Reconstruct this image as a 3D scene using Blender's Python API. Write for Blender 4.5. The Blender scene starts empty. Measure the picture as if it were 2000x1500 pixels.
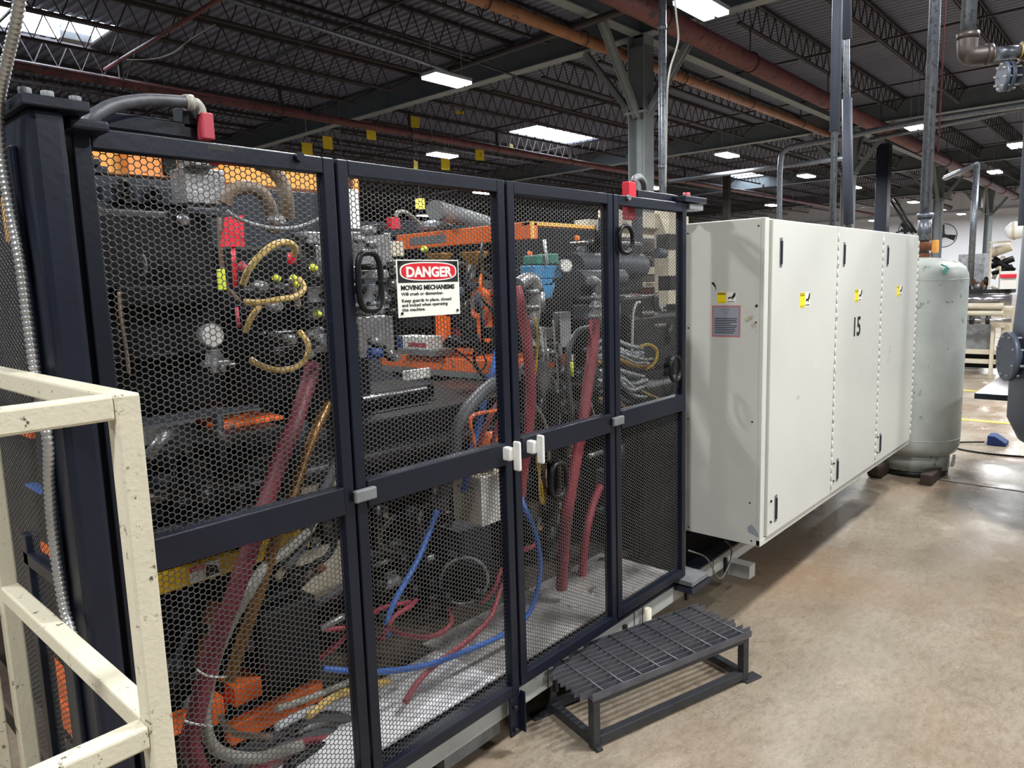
import bpy, math, random
import numpy as np
from math import sin, cos, pi, radians
from mathutils import Vector, Matrix
random.seed(7)
C = bpy.context.scene.collection
SC = bpy.context.scene

# ------------------------------------------------------------------ camera
CAMH = 1.65; FPX = 1408.0
YAW, PITCH, ROLL = 0.734, 0.1374, -0.0303
_f = Vector((cos(YAW)*cos(PITCH), sin(YAW)*cos(PITCH), -sin(PITCH)))
_r0 = Vector((sin(YAW), -cos(YAW), 0)); _u0 = _r0.cross(_f)
_r = cos(ROLL)*_r0 + sin(ROLL)*_u0
_u = -sin(ROLL)*_r0 + cos(ROLL)*_u0
cam = bpy.data.objects.new('camera', bpy.data.cameras.new('camera')); C.objects.link(cam)
m = Matrix.Identity(4)
for i in range(3):
    m[i][0] = _r[i]; m[i][1] = _u[i]; m[i][2] = -_f[i]
m[0][3], m[1][3], m[2][3] = 0, 0, CAMH
cam.matrix_world = m
cam.data.sensor_fit = 'HORIZONTAL'; cam.data.sensor_width = 36; cam.data.lens = FPX/2000*36
cam.data.clip_end = 300; cam.data.clip_start = 0.02
SC.camera = cam
SC.view_settings.view_transform = 'Standard'; SC.view_settings.look = 'None'
SC.view_settings.gamma = 1; SC.view_settings.use_curve_mapping = False
SC.view_settings.exposure = 0.12

# world: the dim, even light of the rest of the hall
w = bpy.data.worlds.new('world'); SC.world = w; w.use_nodes = True
w.node_tree.nodes['Background'].inputs[0].default_value = (0.80, 0.86, 1.0, 1)
w.node_tree.nodes['Background'].inputs[1].default_value = 0.19

LAMP_Z = 5.07
LAMPS_SEEN = [(8.8, 9.2), (13.5, 14.4), (20.0, 19.2), (8.97, 4.64), (19.8, 9.42), (24.4, 14.5), (26.2, 9.53),
              (35.3, 14.46), (19.7, 4.67), (31.1, 4.72), (25.1, 3.33), (31.3, 9.5), (40.6, 9.5)]
LAMPS_ADDED_NEAR = [(3.4, -0.4), (8.9, -0.3), (-2.1, -0.3), (14.5, -0.4), (20, -0.4), (3.4, 4.66), (-2.0, 4.66), (3.4, -5.0), (8.9, -5.0)]  # added lamps around and behind the camera, to light the foreground
LAMPS_ADDED_FAR = [(42.0, 4.7), (47.0, 9.5), (52.0, 4.7), (52.0, 9.5), (52.0, 14.5), (52.0, -0.3), (47.0, 14.5), (52.0, 21.0), (36.0, 24.0), (24.0, 27.0), (12.0, 24.0), (12, 33)]  # added lamps deeper in the hall, to light the white wall
def area_lamp(x, y, p, sx=.85, sy=.38, z=LAMP_Z-.06):
    l = bpy.data.lights.new('lamp_light', 'AREA'); l.shape = 'RECTANGLE'; l.size = sx; l.size_y = sy
    l.energy = p; l.color = (0.97, 0.99, 1.0)
    o = bpy.data.objects.new('lamp_light', l); o.location = (x, y, z); C.objects.link(o); return o
P_LAMP = 250.0
for x, y in LAMPS_SEEN: area_lamp(x, y, P_LAMP)
for x, y in LAMPS_ADDED_NEAR+LAMPS_ADDED_FAR: area_lamp(x, y, P_LAMP)

# ------------------------------------------------------------------ pixel -> point on a real plane
def ray(x, y): return _f + _r*((x-1000)/FPX) - _u*((y-750)/FPX)
O = Vector((0, 0, CAMH))
def onY(x, y, Y): d = ray(x, y); return O + d*(Y/d.y)
def onX(x, y, X): d = ray(x, y); return O + d*(X/d.x)
def onZ(x, y, Z): d = ray(x, y); return O + d*((Z-CAMH)/d.z)
def pix(p):
    v = Vector(p)-O; z = v.dot(_f)
    return (1000+FPX*v.dot(_r)/z, 750-FPX*v.dot(_u)/z, z)

# ------------------------------------------------------------------ materials
def lin(c):
    return tuple((v/255/12.92 if v/255 <= .04045 else ((v/255+.055)/1.055)**2.4) for v in c)
MATS = {}
def mat(name, col, rough=.5, metal=0.0, var=.12, scale=6, bump=0.0, col2=None, thr=None, scale2=14, emit=0, bscale=60, coat=0, spec=.5):
    mt = bpy.data.materials.new(name); mt.use_nodes = True
    nt = mt.node_tree; N = nt.nodes; L = nt.links; b = N['Principled BSDF']
    c = lin(col)
    tc = N.new('ShaderNodeTexCoord'); nz = N.new('ShaderNodeTexNoise'); nz.inputs['Scale'].default_value = scale
    nz.inputs['Detail'].default_value = 6; nz.inputs['Roughness'].default_value = .65
    L.new(tc.outputs['Object'], nz.inputs['Vector'])
    mr = N.new('ShaderNodeMapRange'); mr.inputs[1].default_value = .3; mr.inputs[2].default_value = .7
    mr.inputs[3].default_value = 1-var; mr.inputs[4].default_value = 1+var
    L.new(nz.outputs['Fac'], mr.inputs[0])
    mx = N.new('ShaderNodeMix'); mx.data_type = 'RGBA'; mx.blend_type = 'MULTIPLY'; mx.inputs[0].default_value = 1
    mx.inputs[6].default_value = (*c, 1); L.new(mr.outputs[0], mx.inputs[7])
    out = mx.outputs[2]
    if col2 is not None:
        n2 = N.new('ShaderNodeTexNoise'); n2.inputs['Scale'].default_value = scale2; n2.inputs['Detail'].default_value = 8
        n2.inputs['Roughness'].default_value = .7
        L.new(tc.outputs['Object'], n2.inputs['Vector'])
        r2 = N.new('ShaderNodeMapRange'); r2.inputs[1].default_value = thr; r2.inputs[2].default_value = thr+.04
        L.new(n2.outputs['Fac'], r2.inputs[0])
        m2 = N.new('ShaderNodeMix'); m2.data_type = 'RGBA'
        L.new(r2.outputs[0], m2.inputs[0]); L.new(out, m2.inputs[6]); m2.inputs[7].default_value = (*lin(col2), 1)
        out = m2.outputs[2]
    L.new(out, b.inputs['Base Color'])
    b.inputs['Roughness'].default_value = rough; b.inputs['Metallic'].default_value = metal
    b.inputs['Specular IOR Level'].default_value = spec
    if coat: b.inputs['Coat Weight'].default_value = coat
    if bump:
        n3 = N.new('ShaderNodeTexNoise'); n3.inputs['Scale'].default_value = bscale; n3.inputs['Detail'].default_value = 4
        L.new(tc.outputs['Object'], n3.inputs['Vector'])
        bp = N.new('ShaderNodeBump'); bp.inputs['Strength'].default_value = bump; bp.inputs['Distance'].default_value = .004
        L.new(n3.outputs['Fac'], bp.inputs['Height']); L.new(bp.outputs[0], b.inputs['Normal'])
    if emit:
        b.inputs['Emission Color'].default_value = (*c, 1); b.inputs['Emission Strength'].default_value = emit
    MATS[name] = mt; return mt
mat('navy_paint', (18, 23, 36), .38, var=.2, scale=4, bump=.12, col2=(46, 50, 60), thr=.66, scale2=30, spec=.35)
mat('mesh_steel', (84, 83, 82), .36, metal=.35, var=.15)
mat('black_machine', (7, 8, 10), .5, var=.4, scale=5, bump=.1, col2=(26, 25, 24), thr=.66, scale2=9, spec=.22)
mat('slate_plate', (40, 44, 52), .5, var=.2, scale=4, col2=(22, 23, 26), thr=.62, scale2=10, spec=.3)
mat('dark_steel', (46, 45, 46), .35, metal=.5, var=.35, scale=7, col2=(18, 17, 17), thr=.55, scale2=9)
mat('polished_steel', (170, 168, 172), .22, metal=.9, var=.25, scale=9)
mat('cast_silver', (150, 150, 150), .38, metal=.7, var=.4, scale=20, bump=.5, bscale=90, col2=(60, 58, 55), thr=.6, scale2=40)
mat('dull_grey', (120, 122, 124), .5, metal=.2, var=.25, scale=12)
mat('orange_paint', (250, 112, 38), .45, var=.12, scale=6, col2=(150, 80, 50), thr=.68, scale2=22)
mat('worn_orange', (242, 106, 40), .5, var=.15, scale=6, col2=(110, 84, 74), thr=.55, scale2=24)
mat('amber_paint', (250, 176, 84), .45, var=.08, scale=5, col2=(214, 126, 50), thr=.68, scale2=18)
mat('amber_deep', (246, 150, 72), .45, var=.08)
mat('yellow_paint', (214, 170, 30), .45, var=.1)
mat('bronze', (150, 108, 44), .4, metal=.5, var=.2)
mat('cream_paint', (206, 199, 176), .42, var=.06, scale=5, bump=.25, bscale=120, col2=(84, 76, 60), thr=.612, scale2=38)
mat('cabinet_paint', (206, 206, 198), .34, var=.04, scale=1.6, bump=.05, bscale=30, col2=(178, 168, 142), thr=.66, scale2=5)
mat('cream_cast', (196, 186, 164), .5, var=.12, scale=9)
mat('red_hose', (150, 52, 62), .5, var=.12, scale=10, bump=.2)
mat('dark_red_hose', (112, 36, 50), .5, var=.15, scale=10, bump=.2)
mat('bright_red', (214, 32, 50), .45, var=.06)
mat('faded_red', (176, 58, 72), .5, var=.1)
mat('blue_hose', (48, 98, 180), .45, var=.1)
mat('valve_blue', (52, 122, 168), .5, var=.2, scale=25)
mat('yellow_hose', (206, 172, 96), .45, var=.12, scale=20)
mat('brown_hose', (118, 100, 82), .5, var=.2, scale=20)
mat('grey_hose', (70, 72, 77), .5, var=.25, scale=40, bump=.3)
mat('pale_hose', (150, 148, 138), .45, var=.15, scale=14)
mat('spring_bronze', (132, 92, 44), .35, metal=.6, var=.2, scale=20)
mat('black_rubber', (12, 13, 16), .4, var=.15, scale=20, spec=.35)
mat('flex_steel', (168, 168, 166), .32, metal=.7, var=.15)
mat('galvanised', (118, 123, 130), .36, metal=.6, var=.22, scale=14, col2=(84, 88, 94), thr=.55, scale2=30)
mat('insulation', (76, 82, 96), .6, var=.08, scale=10)
mat('yellow_green', (210, 220, 60), .5)  # plain yellow-green of tags and connectors
mat('white_face', (226, 226, 220), .4, var=.03)
mat('clear_plastic', (188, 192, 194), .3, var=.2, scale=20)
mat('sign_white', (232, 232, 222), .4, var=.03, scale=8)
mat('sign_red', (206, 26, 44), .4, var=.05)
mat('ink', (16, 16, 18), .5, var=.05)
mat('label_yellow', (250, 222, 20), .5, var=.03)
mat('label_grey', (150, 156, 166), .4, var=.04)
mat('label_pink', (186, 110, 110), .5, var=.05)
mat('girder_paint', (92, 97, 100), .6, var=.12, scale=2)
mat('girder_light', (124, 130, 132), .6, var=.14, scale=2)
mat('joist_paint', (46, 37, 40), .6, var=.25, scale=3)
mat('deck_paint', (108, 111, 128), .55, var=.16, scale=.7)
mat('pipe_red', (106, 58, 58), .5, var=.3, scale=3, col2=(64, 42, 44), thr=.54, scale2=6, bump=.4, bscale=8)
mat('pipe_orange', (140, 92, 60), .55, var=.25, scale=2, col2=(84, 62, 52), thr=.58, scale2=6)
mat('wall_white', (214, 216, 222), .8, var=.04, scale=.4)
mat('wall_dark', (70, 70, 74), .8, var=.1, scale=.4)
mat('tank_paint', (174, 178, 172), .4, var=.12, scale=4, bump=.1, bscale=40, col2=(122, 126, 120), thr=.60, scale2=9)
mat('teal_paint', (52, 120, 104), .5, var=.1)
mat('grey_tank', (70, 78, 94), .42, var=.06, scale=3, bump=.1)
mat('cast_brown', (74, 66, 62), .42, metal=.5, var=.25, scale=14)
mat('rust', (112, 64, 40), .8, var=.35, scale=18)
mat('wood_dark', (56, 42, 34), .7, var=.3, scale=10)
mat('step_black', (40, 42, 46), .42, var=.25, scale=12, bump=.15)
mat('step_bars', (84, 84, 90), .38, metal=.2, var=.3, scale=16)
mat('sill_grey', (170, 172, 168), .5, var=.14, scale=6, col2=(120, 116, 110), thr=.62, scale2=20)
mat('tread_white', (240, 240, 242), .42, var=.06, scale=6, bump=.3, bscale=30, col2=(176, 168, 156), thr=.66, scale2=9)
mat('tread_worn', (188, 184, 180), .36, metal=.25, var=.2, scale=8, bump=.6, bscale=60, col2=(110, 102, 94), thr=.6, scale2=7)
mat('oily_deck', (84, 74, 66), .35, metal=.2, var=.35, scale=8, bump=.3, bscale=50)
mat('paper_yellow', (226, 196, 40), .6, var=.05)
mat('table_top', (34, 46, 60), .18, var=.1)
mat('pedal_blue', (22, 50, 110), .5, var=.1)
mat('wrap_film', (170, 172, 176), .2, metal=.2, var=.4, scale=14, bump=.8, bscale=30)
mat('lamp_glow', (255, 255, 255), .5, emit=14)
mat('skylight_glow', (226, 240, 255), .5, emit=14)
mat('lamp_housing', (150, 152, 154), .4)
mat('line_yellow', (196, 180, 70), .5, var=.2, scale=5)
mat('green_paint', (34, 96, 66), .5)
mat('foil', (176, 182, 190), .25, metal=.8, var=.3, scale=30, bump=1.0, bscale=50)

def floor_material():
    mt = bpy.data.materials.new('stained_concrete'); mt.use_nodes = True; nt = mt.node_tree; N = nt.nodes; L = nt.links
    b = N['Principled BSDF']; tc = N.new('ShaderNodeTexCoord')
    def noise(s, d=7, r=.65, stretch=None):
        n = N.new('ShaderNodeTexNoise'); n.inputs['Scale'].default_value = s; n.inputs['Detail'].default_value = d
        n.inputs['Roughness'].default_value = r
        if stretch:
            mp = N.new('ShaderNodeMapping'); mp.inputs['Scale'].default_value = stretch[:3]; mp.inputs['Rotation'].default_value[2] = stretch[3]
            L.new(tc.outputs['Object'], mp.inputs['Vector']); L.new(mp.outputs[0], n.inputs['Vector'])
        else: L.new(tc.outputs['Object'], n.inputs['Vector'])
        return n
    def mixc(fac, a, bb):
        m_ = N.new('ShaderNodeMix'); m_.data_type = 'RGBA'
        L.new(fac, m_.inputs[0])
        if isinstance(a, tuple): m_.inputs[6].default_value = (*lin(a), 1)
        else: L.new(a, m_.inputs[6])
        if isinstance(bb, tuple): m_.inputs[7].default_value = (*lin(bb), 1)
        else: L.new(bb, m_.inputs[7])
        return m_.outputs[2]
    def rng(n, a, c_, lo=0, hi=1):
        r = N.new('ShaderNodeMapRange'); r.inputs[1].default_value = a; r.inputs[2].default_value = c_
        r.inputs[3].default_value = lo; r.inputs[4].default_value = hi; L.new(n.outputs['Fac'], r.inputs[0]); return r.outputs[0]
    base = mixc(rng(noise(1.3), .35, .65), (132, 119, 103), (156, 144, 127))
    base = mixc(rng(noise(16, 8, .75, (1, 2.6, 1, .5)), .46, .74, 0, .75), base, (104, 88, 70))
    base = mixc(rng(noise(60, 6, .8), .52, .72, 0, .6), base, (92, 78, 64))
    base = mixc(rng(noise(7, 9, .8), .52, .66, 0, .45), base, (112, 94, 74))
    base = mixc(rng(noise(130, 4, .8), .58, .68, 0, .6), base, (196, 186, 168))
    base = mixc(rng(noise(.55, 5, .6, (1, 1.6, 1, .3)), .52, .68, 0, .4), base, (140, 104, 74))
    base = mixc(rng(noise(2.6, 7, .7), .60, .74, 0, .6), base, (176, 166, 148))
    L.new(base, b.inputs['Base Color'])
    rr = rng(noise(3.2), .35, .7, .2, .42); L.new(rr, b.inputs['Roughness'])
    bp = N.new('ShaderNodeBump'); bp.inputs['Strength'].default_value = .14; bp.inputs['Distance'].default_value = .004
    L.new(noise(45).outputs['Fac'], bp.inputs['Height']); L.new(bp.outputs[0], b.inputs['Normal'])
    MATS['floor'] = mt
floor_material()

# ------------------------------------------------------------------ mesh builder
def root_loc(o):
    v = Vector((0, 0, 0))
    while o is not None:
        v += o.location; o = o.parent
    return v
class MB:
    def __init__(s): s.v = []; s.f = []; s.sm = []
    def box(s, a, b):
        x0, x1 = sorted((a[0], b[0])); y0, y1 = sorted((a[1], b[1])); z0, z1 = sorted((a[2], b[2]))
        n = len(s.v)
        s.v += [(x0,y0,z0),(x1,y0,z0),(x1,y1,z0),(x0,y1,z0),(x0,y0,z1),(x1,y0,z1),(x1,y1,z1),(x0,y1,z1)]
        s.f += [tuple(n+i for i in q) for q in ((0,3,2,1),(4,5,6,7),(0,1,5,4),(1,2,6,5),(2,3,7,6),(3,0,4,7))]
        s.sm += [False]*6; return s
    def prism(s, pts, vec):
        "polygon pts (3D) extruded by vec"
        n = len(s.v); k = len(pts); vec = Vector(vec)
        s.v += [tuple(p) for p in pts] + [tuple(Vector(p)+vec) for p in pts]
        s.f.append(tuple(n+i for i in range(k))); s.f.append(tuple(n+k+i for i in reversed(range(k))))
        for i in range(k):
            j = (i+1) % k; s.f.append((n+j, n+i, n+k+i, n+k+j))
        s.sm += [False]*(k+2); return s
    def beam(s, a, b, wd, ht, up=(0,0,1)):
        a = Vector(a); b = Vector(b); d = (b-a).normalized(); up = Vector(up)
        x = d.cross(up)
        if x.length < 1e-4: x = d.cross(Vector((1,0,0)))
        x.normalize(); y = x.cross(d).normalized()
        q = [a + x*(sx*wd/2) + y*(sy*ht/2) for sx, sy in ((-1,-1),(1,-1),(1,1),(-1,1))]
        return s.prism(q, b-a)
    def tube(s, pts, r, seg=10, caps=True, rib=None):
        pts = [Vector(p) for p in pts]; n = len(s.v); k = len(pts); ref = None
        for i, p in enumerate(pts):
            d = (pts[min(i+1, k-1)]-pts[max(i-1, 0)]).normalized()
            if ref is None: ref = d.orthogonal().normalized()
            ref = (ref - d*ref.dot(d)).normalized(); q = d.cross(ref)
            rr = r[i] if isinstance(r, (list, tuple)) else r
            if rib: rr *= rib[i % len(rib)]
            for j in range(seg):
                t = 2*pi*j/seg; s.v.append(tuple(p+(ref*cos(t)+q*sin(t))*rr))
        for i in range(k-1):
            for j in range(seg):
                a = n+i*seg+j; b = n+i*seg+(j+1) % seg
                s.f.append((a, b, b+seg, a+seg)); s.sm.append(True)
        if caps:
            s.f.append(tuple(n+j for j in reversed(range(seg)))); s.f.append(tuple(n+(k-1)*seg+j for j in range(seg))); s.sm += [False]*2
        return s
    def cyl(s, a, b, r, seg=20, r2=None): return s.tube([a, b], [r, r if r2 is None else r2], seg)
    def lathe(s, c, prof, seg=32, axis=(0,0,1)):
        ax = Vector(axis).normalized(); c = Vector(c); e = ax.orthogonal().normalized(); g = ax.cross(e); n = len(s.v)
        for r, h in prof:
            for j in range(seg):
                t = 2*pi*j/seg; s.v.append(tuple(c+ax*h+(e*cos(t)+g*sin(t))*max(r, 1e-4)))
        for i in range(len(prof)-1):
            for j in range(seg):
                a = n+i*seg+j; b = n+i*seg+(j+1) % seg
                s.f.append((a, b, b+seg, a+seg)); s.sm.append(True)
        s.f.append(tuple(n+j for j in reversed(range(seg)))); s.f.append(tuple(n+(len(prof)-1)*seg+j for j in range(seg))); s.sm += [False]*2
        return s
    def torus(s, c, R, r, n=(0,0,1), seg=24, ms=8):
        nn = Vector(n).normalized(); e = nn.orthogonal().normalized(); g = nn.cross(e); c = Vector(c)
        pts = [c+(e*cos(2*pi*i/seg)+g*sin(2*pi*i/seg))*R for i in range(seg)]; return s.loop(pts, r, ms)
    def loop(s, pts, r, seg=8, rib=None):
        pts = [Vector(p) for p in pts]; n = len(s.v); k = len(pts); ref = None
        for i, p in enumerate(pts):
            d = (pts[(i+1) % k]-pts[i-1]).normalized()
            if ref is None: ref = d.orthogonal().normalized()
            ref = (ref-d*ref.dot(d)).normalized(); q = d.cross(ref); rr = r*(rib[i % len(rib)] if rib else 1)
            for j in range(seg):
                t = 2*pi*j/seg; s.v.append(tuple(p+(ref*cos(t)+q*sin(t))*rr))
        for i in range(k):
            for j in range(seg):
                a = n+i*seg+j; b = n+i*seg+(j+1) % seg; c_ = n+((i+1) % k)*seg
                s.f.append((a, b, c_+(j+1) % seg, c_+j)); s.sm.append(True)
        return s
    def build(s, name, material, parent=None, bevel=0, loc=None, label=None, kind=None, mats=None):
        me = bpy.data.meshes.new(name)
        off = root_loc(parent) if parent is not None else Vector(loc if loc is not None else (0, 0, 0))
        if parent is None and loc is None and s.v:
            a = np.array(s.v); off = Vector((float((a[:,0].min()+a[:,0].max())/2), float((a[:,1].min()+a[:,1].max())/2), float(a[:,2].min())))
        me.from_pydata([tuple(Vector(v)-off) for v in s.v], [], s.f)
        me.polygons.foreach_set('use_smooth', s.sm); me.validate()
        me.materials.append(MATS[material])
        o = bpy.data.objects.new(name, me); C.objects.link(o)
        if parent is not None: o.parent = parent
        else: o.location = off
        if bevel:
            bv = o.modifiers.new('b', 'BEVEL'); bv.width = bevel; bv.segments = 2; bv.limit_method = 'ANGLE'; bv.angle_limit = radians(40)
        if label: o['label'] = label
        if kind: o['kind'] = kind
        return o
def tag(o, label=None, cat=None, group=None, kind=None):
    if label: o['label'] = label
    if cat: o['category'] = cat
    if group: o['group'] = group
    if kind: o['kind'] = kind
    return o
def thing(name, label, cat, loc=(0,0,0), group=None):
    o = bpy.data.objects.new(name, None); C.objects.link(o); o.location = loc; o.empty_display_size = .1
    return tag(o, label, cat, group)
def copy_tree(o, loc, parent=None):
    c = o.copy(); C.objects.link(c)
    if parent is None: c.location = loc
    else: c.parent = parent
    for ch in list(o.children): copy_tree(ch, None, c)
    return c
def smooth(pts, n=8):
    P = [Vector(p) for p in pts]; out = []
    if len(P) < 3: return P
    Q = [P[0]*2-P[1]] + P + [P[-1]*2-P[-2]]
    for i in range(1, len(Q)-2):
        a, b, c, d = Q[i-1:i+3]
        for k in range(n):
            t = k/n
            out.append(.5*((2*b)+(c-a)*t+(2*a-5*b+4*c-d)*t*t+(3*b-a-3*c+d)*t**3))
    out.append(P[-1]); return out
def resample(P, step):
    out = [P[0].copy()]; acc = 0
    for a, b in zip(P, P[1:]):
        L = (b-a).length; t = step-acc
        while t <= L:
            out.append(a+(b-a)*(t/L)); t += step
        acc = (acc+L) % step
    out.append(P[-1].copy()); return out
def pbox(mb, Y, xl, xr, yt, yb, depth):
    "axis-aligned box whose front face lies on the plane Y, sized from its image extent"
    a = onY(xl, yt, Y); b = onY(xl, yb, Y); xm = onY(xr, (yt+yb)/2, Y).x; xl_ = onY(xl, (yt+yb)/2, Y).x
    mb.box((xl_, Y, b.z), (xm, Y+depth, a.z)); return mb
def ppts(lst): return [onY(*p) for p in lst]
def text_obj(txt, size, origin, ux, uz, name, material, parent, bold=0.0, xs=1.0, depth=.0004, align='LEFT', width=None, height=None):
    cu = bpy.data.curves.new('t', 'FONT'); cu.body = txt; cu.size = size; cu.offset = bold; cu.extrude = depth; cu.align_x = align
    cu.resolution_u = 3
    t = bpy.data.objects.new('t', cu); C.objects.link(t)
    bpy.context.view_layer.update()
    me = bpy.data.meshes.new_from_object(t.evaluated_get(bpy.context.evaluated_depsgraph_get()))
    bpy.data.objects.remove(t)
    ux = Vector(ux).normalized(); uz = Vector(uz).normalized(); n = ux.cross(uz); og = Vector(origin)-root_loc(parent)
    ys_ = 1.0
    if width: xx_ = [v.co.x for v in me.vertices]; xs = width/(max(xx_)-min(xx_))
    if height: yy_ = [v.co.y for v in me.vertices]; ys_ = height/(max(yy_)-min(yy_))
    for v in me.vertices:
        p = v.co.copy(); p.y *= ys_; v.co = og + ux*(p.x*xs) + uz*p.y + n*p.z
    me.materials.clear(); me.materials.append(MATS[material]); me.name = name
    o = bpy.data.objects.new(name, me); C.objects.link(o); o.parent = parent; return o

# ------------------------------------------------------------------ setting
X1, X2 = -6.0, 56.2
Y1, Y2 = -8.0, 44.0
DECK = 6.76
MB().box((X1, Y1, -.12), (X2, Y2, 0)).build('floor', 'floor', kind='structure')
mb = MB()
for xx in (6.4, 12.9, 19.4, 26): mb.box((xx, Y1, .0005), (xx+.02, Y2, .002))
mb.box((6.0, -.9, .0005), (X2, -.88, .002))
mb.build('trim_1', 'wood_dark', kind='structure')
mb = MB(); mb.box((9.2, -3, .001), (9.3, 14, .003)); mb.box((11.5, -3, .001), (11.6, 14, .003)); mb.build('trim_2', 'line_yellow', kind='structure')
SKY = [(2.2, 5.97, 15.36, 16.85), (18.93, 22.3, 15.36, 17.15), (35.0, 38.4, 15.4, 17.0)]
# corrugated steel deck
v = []; f = []
per = .19; prof = [(0, 0), (.045, 0), (.07, .04), (.165, .04)]
xx = X1
def strip(xa, xb, za, zb, segs):
    for ya, yb in segs:
        n = len(v); v.extend([(xa, ya, DECK+za), (xb, ya, DECK+zb), (xb, yb, DECK+zb), (xa, yb, DECK+za)]); f.append((n, n+3, n+2, n+1))
while xx < X2:
    segs = [(Y1, Y2)]
    for a, b, c, d in SKY:
        if a-.05 <= xx+.1 <= b+.05: segs = [(Y1, c), (d, Y2)]
    for i in range(4):
        xa, za = prof[i]; xb, zb = prof[(i+1) % 4]
        if i == 3: xb = per
        strip(xx+xa, xx+xb, za, zb, segs)
    xx += per
mb = MB(); mb.v = v; mb.f = f; mb.sm = [False]*len(f); mb.build('ceiling', 'deck_paint', loc=(0, 0, 0), kind='structure')
for i, (a, b, c, d) in enumerate(SKY):
    MB().box((a, c, DECK+.05), (b, d, DECK+.09)).build('window_%d' % (i+1), 'skylight_glow', kind='structure')
MB().box((X2, Y1, 0), (X2+.2, Y2, DECK+.05)).build('wall_right', 'wall_white', kind='structure')
MB().box((X1, Y2, 0), (X2, Y2+.2, DECK+.05)).build('wall_left', 'wall_dark', kind='structure')
MB().box((X2-.12, Y1, DECK-1.35), (X2, Y2, DECK-1.22)).build('trim_3', 'wall_white', kind='structure')

# ------------------------------------------------------------------ roof steel
GX = [0.1, 12.3, 24.5, 36.7, 48.9]
def seen(a, b, n=16, zmax_px=None):
    for i in range(n+1):
        p = Vector(a).lerp(Vector(b), i/n); x, y, z = pix(p)
        if z > .1 and -20 < x < 2020 and -25 < y < 560: return True
    return False
names = ['first', 'second', 'third', 'fourth', 'fifth']
glab = ['grey steel roof girder behind the left edge of the hall', 'grey steel roof girder over the nearest column with knee braces',
        'grey roof girder passing over the second steel column', 'grey roof girder over the third steel column', 'grey roof girder nearest the far white wall']
for i, gx in enumerate(GX):
    if i == 0: continue
    t = thing('roof_girder', glab[i], 'girder', (gx, 20, 6.15))
    MB().box((gx-.006, Y1, 6.165), (gx+.006, Y2, 6.7)).build('web', 'girder_paint', t)
    MB().box((gx-.13, Y1, 6.15), (gx+.13, Y2, 6.17)).build('bottom_flange', 'girder_light', t)
    MB().box((gx-.13, Y1, 6.7), (gx+.13, Y2, 6.72)).build('top_flange', 'girder_paint', t)
    if i < 3:
        for yy in ([9.0, 19.5] if i == 1 else [12.0]):
            mbb = MB().box((gx-.02, yy-.12, 6.2), (gx+.02, yy+.12, 6.68))
            p_ = mbb.build('splice_plate', 'girder_paint', t)
            bo = MB()
            for kz in range(5):
                for sy in (-.06, .06): bo.cyl((gx-.035, yy+sy, 6.24+kz*.1), (gx-.02, yy+sy, 6.24+kz*.1), .014, 8)
            bo.build('bolts', 'joist_paint', p_)
BY = 7.6
t = thing('longitudinal_beam', 'light grey beam running away over the row of columns', 'beam', (28, BY, 6.15))
MB().box((X1, BY-.006, 6.165), (X2, BY+.006, 6.7)).build('web', 'girder_paint', t)
MB().box((X1, BY-.11, 6.15), (X2, BY+.11, 6.17)).build('bottom_flange', 'girder_light', t)
MB().box((X1, BY-.11, 6.7), (X2, BY+.11, 6.72)).build('top_flange', 'girder_paint', t)
clab = ['grey steel column with knee braces nearest the black guard fence', 'grey steel column standing between the two insulated pipes',
        'grey steel column behind the valve of the tall pale tank', 'grey steel column farthest away by the white wall']
for i, gx in enumerate(GX[1:]):
    t = thing('steel_column', clab[i], 'column', (gx, BY, 0))
    h = .17
    for s_ in (-1, 1): MB().box((gx-h, BY+s_*h-.008, 0), (gx+h, BY+s_*h+.008, 6.15)).build('flange', 'galvanised' if i < 0 else 'girder_light', t)
    MB().box((gx-.006, BY-h, 0), (gx+.006, BY+h, 6.15)).build('web', 'girder_light', t)
    MB().box((gx-.22, BY-.22, 4.75), (gx+.22, BY+.22, 4.79)).build('stiffener_plate', 'girder_light', t)
    if i == 0: MB().box((gx-.15, BY-.19, 4.85), (gx+.15, BY+.19, 5.95)).build('cladding', 'girder_paint', t)
    for dx, dy in ((-1, 0), (1, 0), (0, -1), (0, 1)):
        L_ = 1.25
        b_ = MB(); a = Vector((gx+dx*.12, BY+dy*.12, 4.7)); e = Vector((gx+dx*L_, BY+dy*L_, 6.13))
        b_.beam(a, e, .15, .03); sd = Vector((dy, dx, 0))*.06
        b_.beam(a+sd, e+sd, .02, .1); b_.beam(a-sd, e-sd, .02, .1)
        b_.build('knee_brace', 'girder_light', t)
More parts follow.
